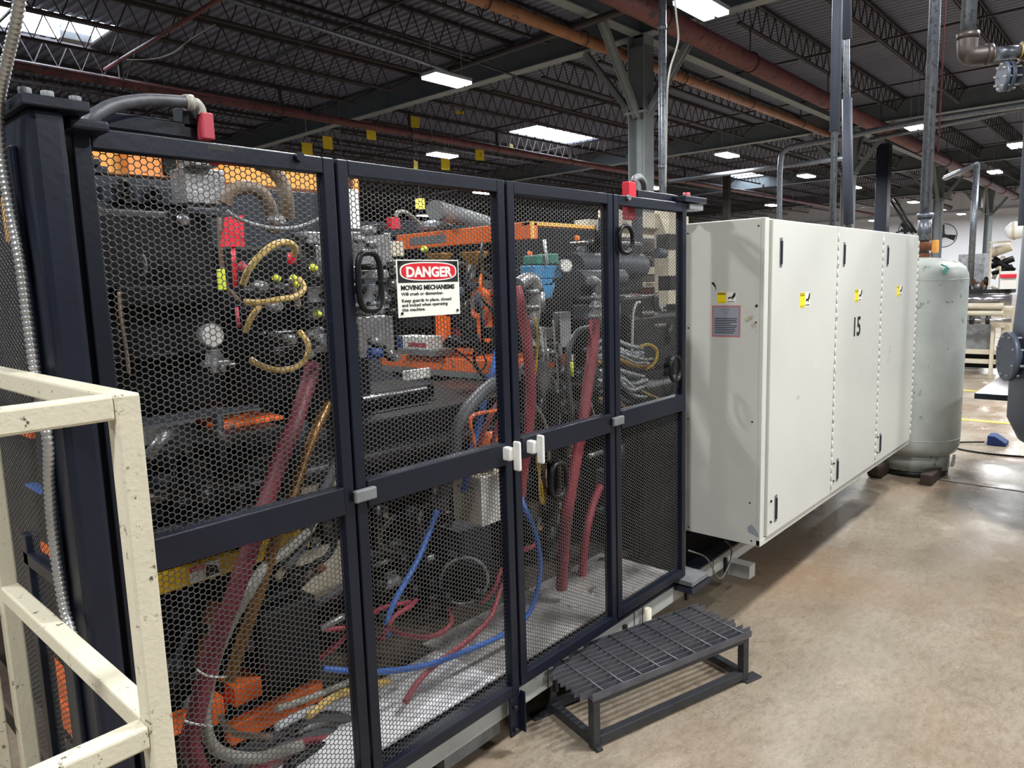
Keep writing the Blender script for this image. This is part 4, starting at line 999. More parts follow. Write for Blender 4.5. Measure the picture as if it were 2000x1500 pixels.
gg = MB().lathe(c, [(.026, -.02), (.030, -.015), (.030, .012)], 28, (-.5, -.86, 0)).build('gauge', 'cast_silver', v)
MB().lathe(c+Vector((-.5, -.86, 0))*.0125, [(.026, 0), (.026, .001)], 28, (-.5, -.86, 0)).build('gauge_face', 'white_face', v)
for pts, r_ in (([(1012, 555, 2.0), (1030, 545, 2.0), (1042, 548, 2.0), (1048, 565, 2.0)], .028), ([(1040, 565, 1.98), (1045, 600, 1.98), (1042, 640, 1.98)], .024), ([(1056, 570, 2.0), (1055, 610, 2.0)], .02), ([(1152, 548, 1.95), (1165, 552, 1.95), (1167, 575, 1.95)], .022), ([(1166, 575, 1.95), (1163, 600, 1.95), (1162, 620, 1.95)], .024)):
    MB().tube(smooth(ppts(pts)), r_, 14).build('cast_elbow', 'cast_silver', v)
for x_, y_, r_ in ((1040, 570, .030), (1042, 600, .029), (1165, 582, .030), (1163, 600, .030), (1162, 618, .030)):
    c = onY(x_, y_, 1.98 if x_ < 1100 else 1.95); MB().cyl(c-Vector((0, 0, .009)), c+Vector((0, 0, .009)), r_, 8).build('hose_nut', 'cast_silver', v)
P('rear_frame', 'black_machine', 2.9, 1000, 1200, 440, 760, .1)
P('rear_frame', 'black_machine', 2.7, 1030, 1340, 700, 1110, .1)
P('press_plate', 'dark_steel', 2.2, 1048, 1076, 715, 800, .1)
P('press_plate', 'dull_grey', 2.3, 1094, 1116, 610, 680, .05)
part('dark_cylinder', 'slate_plate', lambda q: q.cyl((onY(1120, 520, 2.3).x, 2.3, onY(1120, 520, 2.3).z), (onY(1250, 500, 2.3).x, 2.3, onY(1120, 520, 2.3).z), .07, 24))
part('dark_cylinder', 'slate_plate', lambda q: q.cyl((onY(1128, 545, 2.2).x, 2.2, onY(1128, 545, 2.2).z), (onY(1215, 545, 2.2).x, 2.2, onY(1128, 545, 2.2).z), .045, 24))
P('black_hood', 'black_machine', 2.3, 1196, 1258, 470, 575, .2, bevel=.02)
P('black_tank', 'black_machine', 2.4, 1195, 1290, 580, 700, .3, bevel=.02)
part('white_bar', 'white_face', lambda q: q.cyl(onY(1114, 474, 2.1), onY(1142, 472, 2.1), .004, 8))
part('orange_knob', 'orange_paint', lambda q: q.cyl(onY(1127, 470, 2.1), onY(1127, 460, 2.1), .012, 10))
part('orange_knob', 'orange_paint', lambda q: q.cyl(onY(1034, 500, 2.1), onY(1036, 492, 2.1), .012, 10))
part('hydraulic_tube', 'dull_grey', lambda q: q.cyl(onY(1280, 870, 2.15), onY(1282, 1090, 2.15), .035, 18))
part('hydraulic_band', 'polished_steel', lambda q: (q.cyl(onY(1276, 872, 2.15), onY(1276, 877, 2.15), .042, 18), q.cyl(onY(1276, 882, 2.15), onY(1276, 887, 2.15), .042, 18)))
part('hydraulic_tube', 'slate_plate', lambda q: q.cyl(onY(1225, 880, 2.2), onY(1228, 1080, 2.2), .05, 18))
part('steel_link', 'cast_silver', lambda q: (pbox(q, 2.1, 1206, 1222, 885, 925, .05), pbox(q, 2.1, 1205, 1216, 830, 840, .05)))
part('steel_tube', 'dull_grey', lambda q: q.tube(smooth(ppts([(1218, 925, 2.1), (1219, 960, 2.1), (1219, 1000, 2.1), (1224, 1035, 2.1)])), .006, 8))
part('steel_tube', 'pale_hose', lambda q: q.tube(smooth(ppts([(1234, 690, 2.2), (1236, 620, 2.2), (1242, 594, 2.2), (1250, 590, 2.2)])), .008, 8))
# cream frame and timber-brown press further back, seen through the last door
fr2 = thing('press_portal', 'cream portal frame of the next machine, seen through the narrow fence door', 'frame', (5.2, 3.6, 0))
YB = 3.6
def W_(name, matn, xl, xr, yt, yb, d=.1, par=None, Y_=YB): return pbox(MB(), Y_, xl, xr, yt, yb, d).build(name, matn, par or fr2, .004)
W_('top_beam', 'cream_cast', 1150, 1330, 428, 448, .15); W_('top_beam', 'cream_cast', 1196, 1345, 408, 440, .15, Y_=3.5); W_('upright', 'cream_cast', 1306, 1340, 402, 1100, .15, Y_=3.4)
rear = thing('rear_press', 'brown and grey press stack behind the black hood', 'machine', (5.6, 4.0, 0))
for xl, xr, yt, yb, mt_, Y_ in ((1196, 1330, 450, 475, 'cream_cast', 4.2), (1200, 1330, 462, 470, 'wall_dark', 4.0), (1200, 1330, 470, 486, 'polished_steel', 4.1), (1190, 1330, 470, 490, 'cast_brown', 3.9), (1250, 1330, 490, 540, 'cast_brown', 4.0), (1248, 1330, 522, 536, 'cream_cast', 3.8), (1248, 1330, 540, 552, 'wood_dark', 3.8),
                               (1250, 1330, 552, 560, 'cream_cast', 3.7), (1250, 1330, 562, 598, 'rust', 3.9), (1250, 1330, 598, 608, 'galvanised', 3.7), (1200, 1330, 608, 700, 'dark_steel', 3.9), (1180, 1330, 620, 1090, 'black_machine', 4.1)):
    W_('press_layer', mt_, xl, xr, yt, yb, .1, rear, Y_)
W_('grey_post', 'slate_plate', 1245, 1256, 400, 520, .06, rear, 3.3)
# foil and hose bundles behind narrow door
fb = thing('hose_bundle', 'bundle of shiny clear-wrapped hoses behind the narrow fence door', 'hose', onY(1230, 720, 2.0))
rr_ = random.Random(11)
for (x0q, y0q, x1q, y1q, n_) in ((1160, 680, 1262, 690, 5), (1165, 705, 1275, 712, 5), (1168, 735, 1262, 745, 4), (1170, 775, 1250, 790, 5), (1190, 755, 1262, 770, 3)):
    for k in range(n_):
        dy = rr_.uniform(-11, 11); Y_ = rr_.uniform(1.92, 2.1)
        pts = ppts([(x0q, y0q+dy, Y_), ((x0q*2+x1q)/3, y0q+dy-6+rr_.uniform(-4, 4), Y_), ((x0q+2*x1q)/3, y1q+dy+rr_.uniform(-6, 6), Y_), (x1q-rr_.uniform(0, 15), y1q+dy, Y_)])
        MB().tube(smooth(pts, 10), rr_.uniform(.008, .015), 8, rib=[1, 1.12, .9, 1.05, .88]).build('wrapped_hose', rr_.choice(['foil', 'foil', 'foil', 'bronze']), fb)
def hose(pts, r, matn, label, name='hose', cat='hose', rib=None, step=None, seg=12, group=None):
    Pp = smooth(ppts(pts), 10)
    if step: Pp = resample(Pp, step)
    o = MB().tube(Pp, r, seg, rib=rib).build(name, matn); tag(o, label, cat, group); return o
HY = 1.80
hose([(612, 715, 2.0), (598, 760, 1.95), (575, 830, 1.9), (545, 905, 1.86), (518, 985, 1.83), (490, 1070, 1.82), (462, 1150, 1.81), (432, 1225, 1.80), (405, 1310, 1.79), (385, 1390, 1.78), (372, 1450, 1.78), (392, 1510, 1.78)], .0245, 'dark_red_hose', 'thick dark red hose sweeping down behind the left guard door')
hose([(640, 790, 2.0), (612, 850, 1.95), (585, 925, 1.92), (560, 1000, 1.88), (540, 1050, 1.87), (515, 1130, 1.86), (495, 1190, 1.85), (470, 1260, 1.84), (448, 1330, 1.84)], .0175, 'spring_bronze', 'bronze spring-wrapped hose beside the thick dark red hose', rib=[1.12, .84], step=.0055)
hose([(600, 1040, 1.95), (560, 1075, 1.9), (515, 1110, 1.86), (490, 1150, 1.84), (460, 1200, 1.83), (430, 1262, 1.82), (408, 1340, 1.81), (402, 1410, 1.80), (425, 1465, 1.79), (500, 1480, 1.78), (590, 1455, 1.78)], .0155, 'pale_hose', 'pale grey hose curling under the thick dark red hose')
hose([(692, 830, 2.05), (668, 880, 2.0), (640, 940, 1.98), (610, 1000, 1.97), (590, 1060, 1.96), (555, 1110, 1.95)], .019, 'grey_hose', 'grey hose left of the first door seam')
hose([(680, 880, 2.05), (655, 950, 2.0), (620, 1010, 1.98), (590, 1062, 1.97), (540, 1130, 1.96)], .012, 'cream_cast', 'cream hose running beside the grey hose left of the door seam')
hose([(430, 1395, 1.86), (442, 1420, 1.84), (470, 1435, 1.83), (530, 1440, 1.83)], .009, 'brown_hose', 'thin olive hose hooked round the orange base channel')
hose([(655, 1000, 1.95), (655, 1050, 1.93), (640, 1085, 1.93), (600, 1108, 1.95), (545, 1120, 2.0)], .011, 'black_rubber', 'black hose looping above the cream casting')
hose([(690, 1130, 1.9), (660, 1155, 1.92), (630, 1172, 1.95), (615, 1185, 1.98)], .012, 'grey_hose', 'grey hose ending at the rusty fitting on the pump box')
hose([(690, 1195, 1.9), (660, 1210, 1.92), (628, 1228, 1.95)], .011, 'flex_steel', 'ribbed metal hose behind the first door seam', rib=[1.15, .85], step=.006)
hose([(625, 1285, 1.93), (655, 1262, 1.9), (690, 1228, 1.88), (720, 1205, 1.9)], .0085, 'faded_red', 'thin pink hose rising to the right from the pump box')
hose([(628, 1230, 2.0), (660, 1228, 1.97), (700, 1222, 1.95), (740, 1190, 2.0), (800, 1175, 2.05)], .0085, 'faded_red', 'thin pink hose lying level behind the first door seam')
hose([(630, 1306, 1.86), (680, 1310, 1.83), (740, 1312, 1.80), (830, 1300, 1.79), (910, 1272, 1.79), (985, 1238, 1.79), (1028, 1205, 1.79), (1050, 1150, 1.79), (1054, 1090, 1.80), (1042, 1030, 1.81), (1024, 990, 1.83), (1012, 950, 1.9)], .0105, 'blue_hose', 'bright blue hose curving along the white tread plate')
hose([(858, 985, 2.1), (838, 1040, 2.08), (815, 1095, 2.05), (790, 1140, 2.02), (768, 1180, 2.0), (757, 1215, 1.98), (756, 1245, 1.97)], .0115, 'blue_hose', 'dark blue hose dropping diagonally below the middle rail of the sign door')
hose([(755, 1222, 1.93), (790, 1240, 1.9), (835, 1244, 1.88), (868, 1232, 1.88), (881, 1212, 1.9), (874, 1188, 1.95)], .0095, 'red_hose', 'red hose forming a loop near the tread plate')
hose([(1045, 1065, 1.95), (1000, 1090, 1.92), (978, 1150, 1.88), (955, 1210, 1.84), (900, 1262, 1.82), (845, 1302, 1.80), (815, 1335, 1.79), (790, 1372, 1.78)], .0105, 'red_hose', 'long red hose running down across the white tread plate')
hose([(980, 1110, 2.0), (965, 1150, 1.98), (940, 1180, 2.0)], .008, 'faded_red', 'short red hose by the grey pedestal')
hose([(745, 1250, 1.95), (770, 1205, 1.98), (800, 1185, 2.0), (812, 1172, 2.05)], .009, 'faded_red', 'pink hose leading up to the hydraulic cylinder')
hose([(995, 745, 2.0), (962, 752, 1.98), (925, 785, 1.96), (898, 830, 1.95), (885, 885, 1.96), (872, 940, 2.0), (860, 990, 2.05)], .027, 'grey_hose', 'thick ribbed grey hose arching down to the middle rail of the sign door', rib=[1.05, .95], step=.008)
hose([(972, 680, 2.1), (963, 720, 2.08), (945, 790, 2.05), (930, 850, 2.05), (915, 900, 2.05), (905, 960, 2.1)], .0125, 'blue_hose', 'blue hose beside the thick ribbed grey hose')
hose([(982, 770, 2.1), (955, 820, 2.08), (930, 880, 2.08), (905, 960, 2.1)], .011, 'red_hose', 'left one of two red hoses under the orange wire handle')
hose([(990, 790, 2.1), (972, 830, 2.08), (958, 880, 2.08)], .011, 'red_hose', 'right one of two red hoses under the orange wire handle')
hose([(985, 800, 1.9), (945, 806, 1.9), (925, 812, 1.9), (918, 826, 1.9), (924, 855, 1.9), (929, 890, 1.9)], .0075, 'worn_orange', 'bent orange wire handle left of the centre seam', 'wire_handle', 'handle')
tag(MB().cyl(onY(932, 862, 2.2), onY(975, 858, 2.2), .04, 20).build('orange_drum', 'orange_paint'), 'orange drum behind the wire handle', 'drum')
hose([(1008, 560, 1.9), (1018, 600, 1.88), (1028, 660, 1.87), (1035, 730, 1.86), (1036, 800, 1.86), (1030, 860, 1.86), (1022, 920, 1.86), (1016, 975, 1.87)], .0215, 'red_hose', 'thick pink-red hose right of the centre seam')
hose([(1162, 622, 1.95), (1158, 680, 1.93), (1148, 750, 1.92), (1138, 830, 1.90), (1125, 900, 1.89), (1112, 980, 1.88), (1102, 1060, 1.88), (1096, 1150, 1.9)], .025, 'red_hose', 'long thick red hose hanging from the silver elbow')
hose([(1172, 950, 2.05), (1158, 985, 2.02), (1145, 1040, 2.0), (1138, 1110, 2.0), (1140, 1160, 2.0)], .02, 'faded_red', 'faded red hose low behind the third door')
hose([(1152, 640, 1.98), (1128, 648, 1.97), (1112, 680, 1.96), (1108, 730, 1.96), (1116, 800, 1.96), (1122, 860, 1.98)], .0135, 'grey_hose', 'grey hose arching left of the long red hose', rib=[1.05, .95], step=.008)
hose([(1080, 625, 2.0), (1086, 700, 2.0), (1090, 760, 2.0), (1092, 850, 2.0)], .004, 'pale_hose', 'thin white cable hanging below the blue valve', 'cable', 'cable')
hose([(1152, 780, 1.95), (1160, 810, 1.95), (1172, 850, 1.95)], .004, 'pale_hose', 'thin pale cable right of the long red hose', 'cable', 'cable')
hose([(1044, 790, 1.9), (1060, 815, 1.9), (1070, 850, 1.9), (1072, 900, 1.9)], .007, 'pale_hose', 'pale cable behind the right latch', 'cable', 'cable')
for k, dx in enumerate((0, 5)):
    hose([(1046+dx, 870, 1.88), (1050+dx, 910, 1.88), (1058-dx, 950, 1.88), (1062-dx, 985, 1.88)], .0045, 'yellow_paint', ('left' if not k else 'right')+' strand of the yellow rope below the right latch', 'yellow_rope', 'rope')
hose([(1046, 620, 1.95), (1050, 660, 1.95), (1048, 700, 1.95), (1044, 740, 1.95)], .005, 'yellow_paint', 'yellow rope hanging next to the thick pink-red hose', 'yellow_rope', 'rope', rib=[1.2, .8], step=.01)
hose([(1115, 708, 1.95), (1117, 735, 1.95)], .010, 'yellow_green', 'yellow tag between two hoses behind the third door', 'cable_tag', 'tag')
hose([(1246, 678, 1.95), (1268, 673, 1.95), (1283, 685, 1.95), (1280, 705, 1.95), (1262, 722, 1.95)], .0075, 'yellow_paint', 'yellow hose loop at the end of the clear-wrapped bundle')
hose([(1240, 757, 1.95), (1262, 768, 1.95), (1285, 778, 1.95)], .0065, 'yellow_hose', 'straight yellow hose end above the right middle rail')
hose([(474, 556, 1.95), (484, 530, 1.93), (505, 502, 1.92), (535, 478, 1.92), (562, 474, 1.93), (576, 484, 1.95), (574, 500, 2.0)], .0098, 'yellow_hose', 'topmost yellow hose behind the left door')
hose([(476, 590, 1.97), (508, 591, 1.95), (545, 585, 1.93), (580, 578, 1.93), (593, 562, 1.94), (585, 545, 1.97)], .0092, 'yellow_hose', 'second yellow hose, hooking up at its right end')
hose([(480, 648, 2.0), (490, 622, 1.98), (508, 598, 1.98)], .009, 'yellow_hose', 'short yellow hose slanting below the second one')
hose([(584, 646, 1.97), (601, 670, 1.95), (600, 696, 1.94), (580, 716, 1.93), (545, 723, 1.93), (510, 714, 1.94), (490, 702, 1.97)], .0092, 'yellow_hose', 'lowest yellow hose, a wide arc behind the left door')
hose([(567, 545, 2.0), (582, 590, 2.0), (580, 600, 2.0)], .009, 'brown_hose', 'short brown hose stub behind the second yellow hose')
hose([(437, 398, 2.15), (450, 375, 2.14), (480, 366, 2.13), (510, 376, 2.13), (528, 405, 2.14), (535, 450, 2.18)], .021, 'brown_hose', 'grey-brown hose arch at the top left behind the mesh')
hose([(500, 318, 2.2), (530, 330, 2.18), (550, 355, 2.17), (560, 390, 2.17), (562, 425, 2.2)], .022, 'brown_hose', 'tan hose dropping from the amber beam')
hose([(442, 412, 2.0), (468, 428, 1.99), (505, 441, 1.98), (550, 447, 1.98), (595, 440, 1.98), (640, 418, 1.98), (665, 405, 1.98)], .0058, 'dull_grey', 'thin grey cable sagging across the red bracket', 'cable', 'cable')
hose([(428, 425, 2.1), (430, 470, 2.1), (434, 520, 2.1), (442, 560, 2.1), (470, 590, 2.1)], .007, 'brown_hose', 'brown cable hanging left of the red bracket', 'cable', 'cable')
hose([(232, 570, 2.2), (236, 620, 2.2), (246, 680, 2.2), (252, 730, 2.2)], .005, 'brown_hose', 'faint cable on the front of the black block', 'cable', 'cable')
# silver handle and fittings
part('grab_bar', 'dull_grey', lambda q: q.tube(ppts([(356, 346, 2.4), (404, 391, 2.4)]), .014, 10), bevel=0)
part('grab_bar', 'cast_silver', lambda q: q.tube(ppts([(288, 893, 2.0), (318, 855, 2.0), (335, 846, 2.05)]), .016, 10), bevel=0)
part('grab_bar', 'cast_silver', lambda q: q.tube(ppts([(418, 838, 2.1), (448, 868, 2.1)]), .011, 10), bevel=0)
# red bracket
rb = thing('red_bracket', 'red trapezoid guard plate on a red rod', 'bracket', onY(456, 480, 2.05))
MB().prism(ppts([(433, 482, 2.05), (478, 482, 2.05), (475, 420, 2.05), (442, 424, 2.05)]), (0, .01, 0)).build('plate', 'bright_red', rb)
MB().tube(ppts([(455, 482, 2.06), (457, 520, 2.06), (459, 562, 2.06)]), .007, 8).build('rod', 'bright_red', rb)
MB().cyl(onY(468, 515, 2.06), onY(482, 530, 2.06), .014, 10).build('knob', 'faded_red', rb)
MB().tube(ppts([(462, 600, 2.06), (466, 640, 2.06)]), .006, 8).build('rod_end', 'faded_red', rb)
c = onY(570, 503, 2.0); part('red_coupling', 'bright_red', lambda q: q.cyl(c-Vector((0, 0, .02)), c+Vector((0, 0, .015)), .013, 10), bevel=0)
c = onY(435, 546, 2.05); tag(MB().box((c.x-.012, 2.05, c.z-.03), (c.x+.010, 2.06, c.z+.03)).build('cable_tag', 'yellow_green', None, .002), 'yellow-green tag left of the red rod', 'tag')
part('cream_valves', 'cast_silver', lambda q: (pbox(q, 2.25, 372, 425, 300, 322, .1), pbox(q, 2.3, 360, 440, 325, 395, .1)), label='silver valve cluster on the upper beam')
part('red_clip', 'bright_red', lambda q: (pbox(q, 2.24, 412, 430, 314, 321, .03), pbox(q, 2.3, 462, 482, 306, 315, .03)))
# pressure gauge
c = onY(415, 656, 2.2); pg = thing('pressure_gauge', 'white round pressure gauge on the black block', 'gauge', c)
MB().lathe(c, [(.02, -.05), (.034, -.045), (.038, -.02), (.038, .0), (.033, .002)], 32, (0, -1, 0)).build('case', 'dull_grey', pg)
MB().lathe(c+Vector((0, -.002, 0)), [(.033, 0), (.033, .002)], 32, (0, -1, 0)).build('dial', 'white_face', pg)
MB().beam(c+Vector((0, -.0055, 0)), c+Vector((-.015, -.0055, .014)), .002, .001, (0, 1, 0)).build('needle', 'ink', pg)
part('manifold', 'cast_silver', lambda q: (pbox(q, 2.2, 400, 450, 708, 718, .04), q.cyl(onY(418, 700, 2.2), onY(418, 730, 2.2), .012, 10), q.cyl(onY(436, 712, 2.2), onY(436, 728, 2.2), .010, 10), pbox(q, 2.2, 446, 462, 710, 716, .03)))
part('mesh_lens', 'dull_grey', lambda q: q.lathe(onY(417, 700, 2.25), [(.03, 0), (.03, .01)], 20, (0, -1, 0)))
# bottom hose bundle on the deck at left
bl = [('grey_hose', .016, [(470, 1472), (530, 1440), (600, 1405), (660, 1400), (705, 1420)], 'upper grey hose of the bundle lying at the bottom left'),
      ('grey_hose', .014, [(450, 1500), (520, 1470), (590, 1440), (650, 1428), (700, 1440)], 'middle grey hose of the bundle lying at the bottom left'),
      ('clear_plastic', .013, [(540, 1420), (600, 1390), (650, 1375), (715, 1350)], 'clear plastic hose above the bundle at the bottom left'),
      ('red_hose', .018, [(500, 1505), (545, 1470), (590, 1445), (640, 1438)], 'short red hose ending in the bundle at the bottom left'),
      ('black_rubber', .017, [(560, 1500), (620, 1462), (680, 1462), (715, 1478)], 'black hose in front of the bundle at the bottom left'),
      ('pale_hose', .010, [(540, 1385), (600, 1365), (650, 1345), (715, 1318)], 'thin cream hose behind the orange base channel end'),
      ('yellow_hose', .012, [(600, 1400), (650, 1362), (700, 1345), (760, 1330)], 'dull yellow hose beside the white tread plate corner')]
for mt_, r_, pts, lb_ in bl:
    hose([(x_, y_, 1.84+.02*i_) for i_, (x_, y_) in enumerate(pts)], r_, mt_, lb_)
for k, (pts, lb_) in enumerate((([(384, 1308, 1.76), (400, 1318, 1.755), (420, 1322, 1.77), (442, 1322, 1.79)], 'white cable tie higher on the thick dark red hose'), ([(360, 1408, 1.75), (385, 1415, 1.745), (415, 1418, 1.77)], 'white cable tie lower on the thick dark red hose'))):
    hose(pts, .003, 'white_face', lb_, 'cable_tie', 'tie')
hose([(990, 1165, 2.0), (975, 1170, 2.0), (945, 1178, 2.0)], .014, 'green_paint', 'green fitting low behind the centre seam', 'green_fitting', 'fitting')

# ------------------------------------------------------------------ things above and behind the cabinet
t = thing('vertical_conduit', 'galvanised conduit rising to the roof right of the nearest column', 'conduit', (4.4, 2.6, 0))
b = onY(1295, 372, 4.35)
MB().cyl((b.x-.01, 4.35, 0), (b.x-.01, 4.35, 6.5), .043, 16).build('conduit', 'galvanised', t)
for z_ in (2.9, 4.4): MB().cyl((b.x-.01, 4.35, z_), (b.x-.01, 4.35, z_+.05), .049, 16).build('coupling', 'galvanised', t)
hose([(1318, 0, 2.6), (1321, 30, 2.6), (1325, 70, 2.6), (1322, 92, 2.6), (1310, 130, 2.6), (1304, 170, 2.6), (1302, 240, 2.62), (1300, 370, 2.62)], .006, 'pale_hose', 'clear cable draped beside the galvanised conduit by the column', 'cable', 'cable')
def insul(px_, segs, label):
    b = onY(px_[1], 438, 2.1); a = onY(px_[0], 0, 2.1)
    t = thing('insulated_pipe', label, 'pipe', (b.x, 2.1, 1.9))
    MB().tube([b+(b-a)*.3, a+(a-b)*.6], .027, 14).build('pipe', 'galvanised', t)
    for y0_, y1_, r_ in segs:
        p0 = a+(b-a)*(y0_/438); p1 = a+(b-a)*(y1_/438); MB().tube([p0, p1], r_, 16).build('insulation', 'insulation', t)
insul((1636, 1626), ((-200, 252, .040),), 'left one of the two grey insulated pipes above the cabinet')
insul((1652, 1657), ((-200, 72, .043), (185, 438, .041)), 'right one of the two grey insulated pipes, bare in the middle')
c = onZ(1728, 282, 6.1)
tag(MB().box((c.x-.22, c.y-.2, 0), (c.x+.22, c.y+.2, 6.1)).build('navy_column', 'navy_paint', None, .02), 'dark navy column rising behind the middle cabinet door', 'column')
c = onZ(1420, 334, 6.1)
tag(MB().box((c.x-.13, c.y-.13, 0), (c.x+.13, c.y+.13, 6.1)).build('dark_post', 'joist_paint', None, .01), 'slim dark post far behind the left end of the cabinet', 'post')
# pale tank
TX, TY = 6.62, 1.47; TR = .335
t = thing('pressure_tank', 'scratched pale grey-green pressure tank standing at the end of the cabinet', 'tank', (TX, TY, 0))
MB().lathe((TX, TY, 0), [(TR*.80, .17), (TR*.92, .20), (TR*.985, .25), (TR, .31), (TR, 1.585), (TR*.985, 1.63), (TR*.92, 1.68), (TR*.76, 1.725), (TR*.4, 1.755), (.04, 1.765)], 64).build('shell', 'tank_paint', t)
MB().lathe((TX, TY, 0), [(TR+.001, .312), (TR+.003, .315), (TR+.001, .318)], 64).build('weld_seam', 'tank_paint', t)
MB().lathe((TX, TY, 0), [(TR+.0005, 1.583), (TR+.002, 1.585), (TR+.0005, 1.588)], 64).build('weld_seam', 'tank_paint', t)
MB().lathe((TX, TY, 0), [(TR*.8, .05), (TR*.8, .22)], 48).build('skirt', 'tank_paint', t)
dirc = (Vector((0, 0, 0))-Vector((TX, TY, 0))).normalized(); rt = Vector((dirc.y, -dirc.x, 0))*-1
c = onY(1845, 527, 1.2)
def on_tank(px_, py_):
    d = ray(px_, py_); A = d.x**2+d.y**2; B_ = -2*(d.x*TX+d.y*TY); C_ = TX**2+TY**2-TR**2*.99
    disc = max(B_*B_-4*A*C_, 0); tt = (-B_-math.sqrt(disc))/(2*A); return O+d*tt
for cx_, cy_ in ((1838, 902),):
    p = on_tank(cx_, 880); 
for k, (dx, dy) in enumerate(((.02, -.33), (-.05, -.34))):
    MB().prism([(TX+dx-.03, TY+dy+.05, .09), (TX+dx+.03, TY+dy+.05, .09), (TX+dx, TY+dy+.04, .17)], (0, -.02, 0)).build('gusset', 'tank_paint', t)
c = onZ(1820, 950, 0); ex = .22
tag(MB().box((c.x, c.y, 0), (c.x+.42, onX(1796, 942, c.x).y, .085)).build('support_block', 'wood_dark', None, .006), 'dark brown beam end under the right side of the pale tank', 'block')
c = onZ(1722, 937, 0)
tag(MB().box((c.x, c.y, 0), (c.x+.3, c.y+.12, .11)).build('support_block', 'wood_dark', None, .03), 'dark rounded block under the tank, beside the cabinet end', 'block')
MB().lathe((TX, TY, 0), [(TR*.78, .0), (TR*.78, .05)], 48).build('base_ring', 'ink', t)
pts = [(1838, 515), (1846, 518), (1852, 516), (1855, 524), (1849, 534), (1842, 536), (1838, 528)]
def on_dome(px_, py_):
    d = ray(px_, py_); best = None
    prof = [(TR, 1.585), (TR*.985, 1.63), (TR*.92, 1.68), (TR*.76, 1.725), (TR*.4, 1.755)]
    for k in range(400):
        s_ = 5.0+k*.003; q = O+d*s_; rr = math.hypot(q.x-TX, q.y-TY)
        if q.z < 1.585: rad = TR
        else:
            rad = 0
            for (r0, z0), (r1, z1) in zip(prof, prof[1:]):
                if z0 <= q.z <= z1: rad = r0+(r1-r0)*(q.z-z0)/(z1-z0)
        if rr <= rad+.003: return q
    return q
MB().prism([on_dome(*p) for p in pts], -ray(1845, 525)*.006).build('paint_patch', 'teal_paint', t, label='teal paint patch on the dome')
tp = thing('tank_riser', 'tall galvanised riser pipe with rusty valve on top of the pale tank', 'pipe', (TX, TY, 1.74))
bx_ = onY(1803, 503, TY)
MB().cyl((bx_.x, TY, 1.72), (bx_.x, TY, 6.6), .041, 20).build('pipe', 'galvanised', tp)
MB().cyl((bx_.x, TY, 1.73), (bx_.x, TY, 1.80), .05, 8).build('rusty_union', 'rust', tp)
MB().cyl((bx_.x, TY, 1.82), (bx_.x, TY, 1.89), .056, 8).build('rusty_union', 'rust', tp)
MB().cyl((bx_.x, TY, 1.90), (bx_.x, TY, 2.08), .050, 20).build('sleeve', 'galvanised', tp)
MB().cyl((bx_.x, TY, 2.08), (bx_.x, TY, 2.115), .062, 20).build('coupling', 'galvanised', tp)
MB().box((bx_.x+.01, TY-.10, 1.80), (bx_.x+.05, TY-.05, 1.90)).build('valve_handle', 'amber_paint', tp, .006)
# thin cable by riser
line_pipe([(bx_.x+.05, TY-.06, 2.6), (bx_.x+.05, TY-.06, 6.5)], .006, 'cable', 'red-brown cable strapped to the tank riser pipe', 'pipe_red', 'cable')

# near tank at the right edge and its pipework
NX, NY = 5.55, .18
lt = (O+ray(1972, 760)*1)
def edge_dist(px_, py_, cx, cy):
    d = ray(px_, py_); d = Vector((d.x, d.y)).normalized(); return abs(cx*d.y-cy*d.x)
NR = edge_dist(1969, 760, NX, NY)
t = thing('dark_tank', 'blue-grey vertical tank cut off by the right edge', 'tank', (NX, NY, 0))
zb4 = .62
MB().lathe((NX, NY, 0), [(NR*.2, zb4-.16), (NR*.6, zb4-.12), (NR*.88, zb4-.03), (NR, zb4+.1), (NR, 1.22), (NR*.97, 1.5), (NR*.95, 2.2), (NR*.6, 2.35), (.05, 2.4)], 64).build('shell', 'grey_tank', t)
for a_ in (0.3, 2.4, 4.5): MB().cyl((NX+cos(a_)*NR*.7, NY+sin(a_)*NR*.7, 0), (NX+cos(a_)*NR*.7, NY+sin(a_)*NR*.7, zb4), .04, 14).build('leg', 'grey_tank', t)
dn = Vector((-.45, .89, 0))
c = Vector((NX, NY, 1.12))+dn*NR
MB().cyl(c-dn*.1, c+dn*.04, .075, 24).build('nozzle', 'grey_tank', t)
MB().cyl(c-dn*.05, c-dn*.01, .15, 36).build('flange', 'grey_tank', t)
MB().cyl(c+dn*.03, c+dn*.06, .15, 36).build('blind_flange', 'grey_tank', t)
for k in range(8):
    a_ = pi/8+k*pi/4; e = Vector((dn.y, -dn.x, 0))*cos(a_)*.125+Vector((0, 0, 1))*sin(a_)*.125
    MB().cyl(c+e-dn*.06, c+e+dn*.07, .009, 8).build('stud', 'dull_grey', t)
pn = thing('elbow_pipework', 'galvanised pipe with brown cast elbow and flange at the upper right corner', 'pipe', (3.4, .5, 3))
zc = 2.95; p0 = onZ(1888, 110, zc); 
d_ = Vector((0, -1, 0))
p1 = onZ(1965, 103, zc); d_ = (p1-p0); d_.z = 0; d_.normalize()
R_ = .042
MB().cyl(p0+Vector((0, 0, .1)), p0+Vector((0, 0, 3.9)), R_, 24).build('riser', 'galvanised', pn)
MB().tube(smooth([p0+Vector((0, 0, .13)), p0+Vector((0, 0, .05)), p0+Vector((0, 0, .01))+d_*.012, p0+d_*.05+Vector((0, 0, -.002)), p0+d_*.13], 8), .056, 24).build('cast_elbow', 'cast_brown', pn)
MB().cyl(p0+Vector((0, 0, .10)), p0+Vector((0, 0, .135)), .062, 24).build('elbow_rim', 'cast_brown', pn)
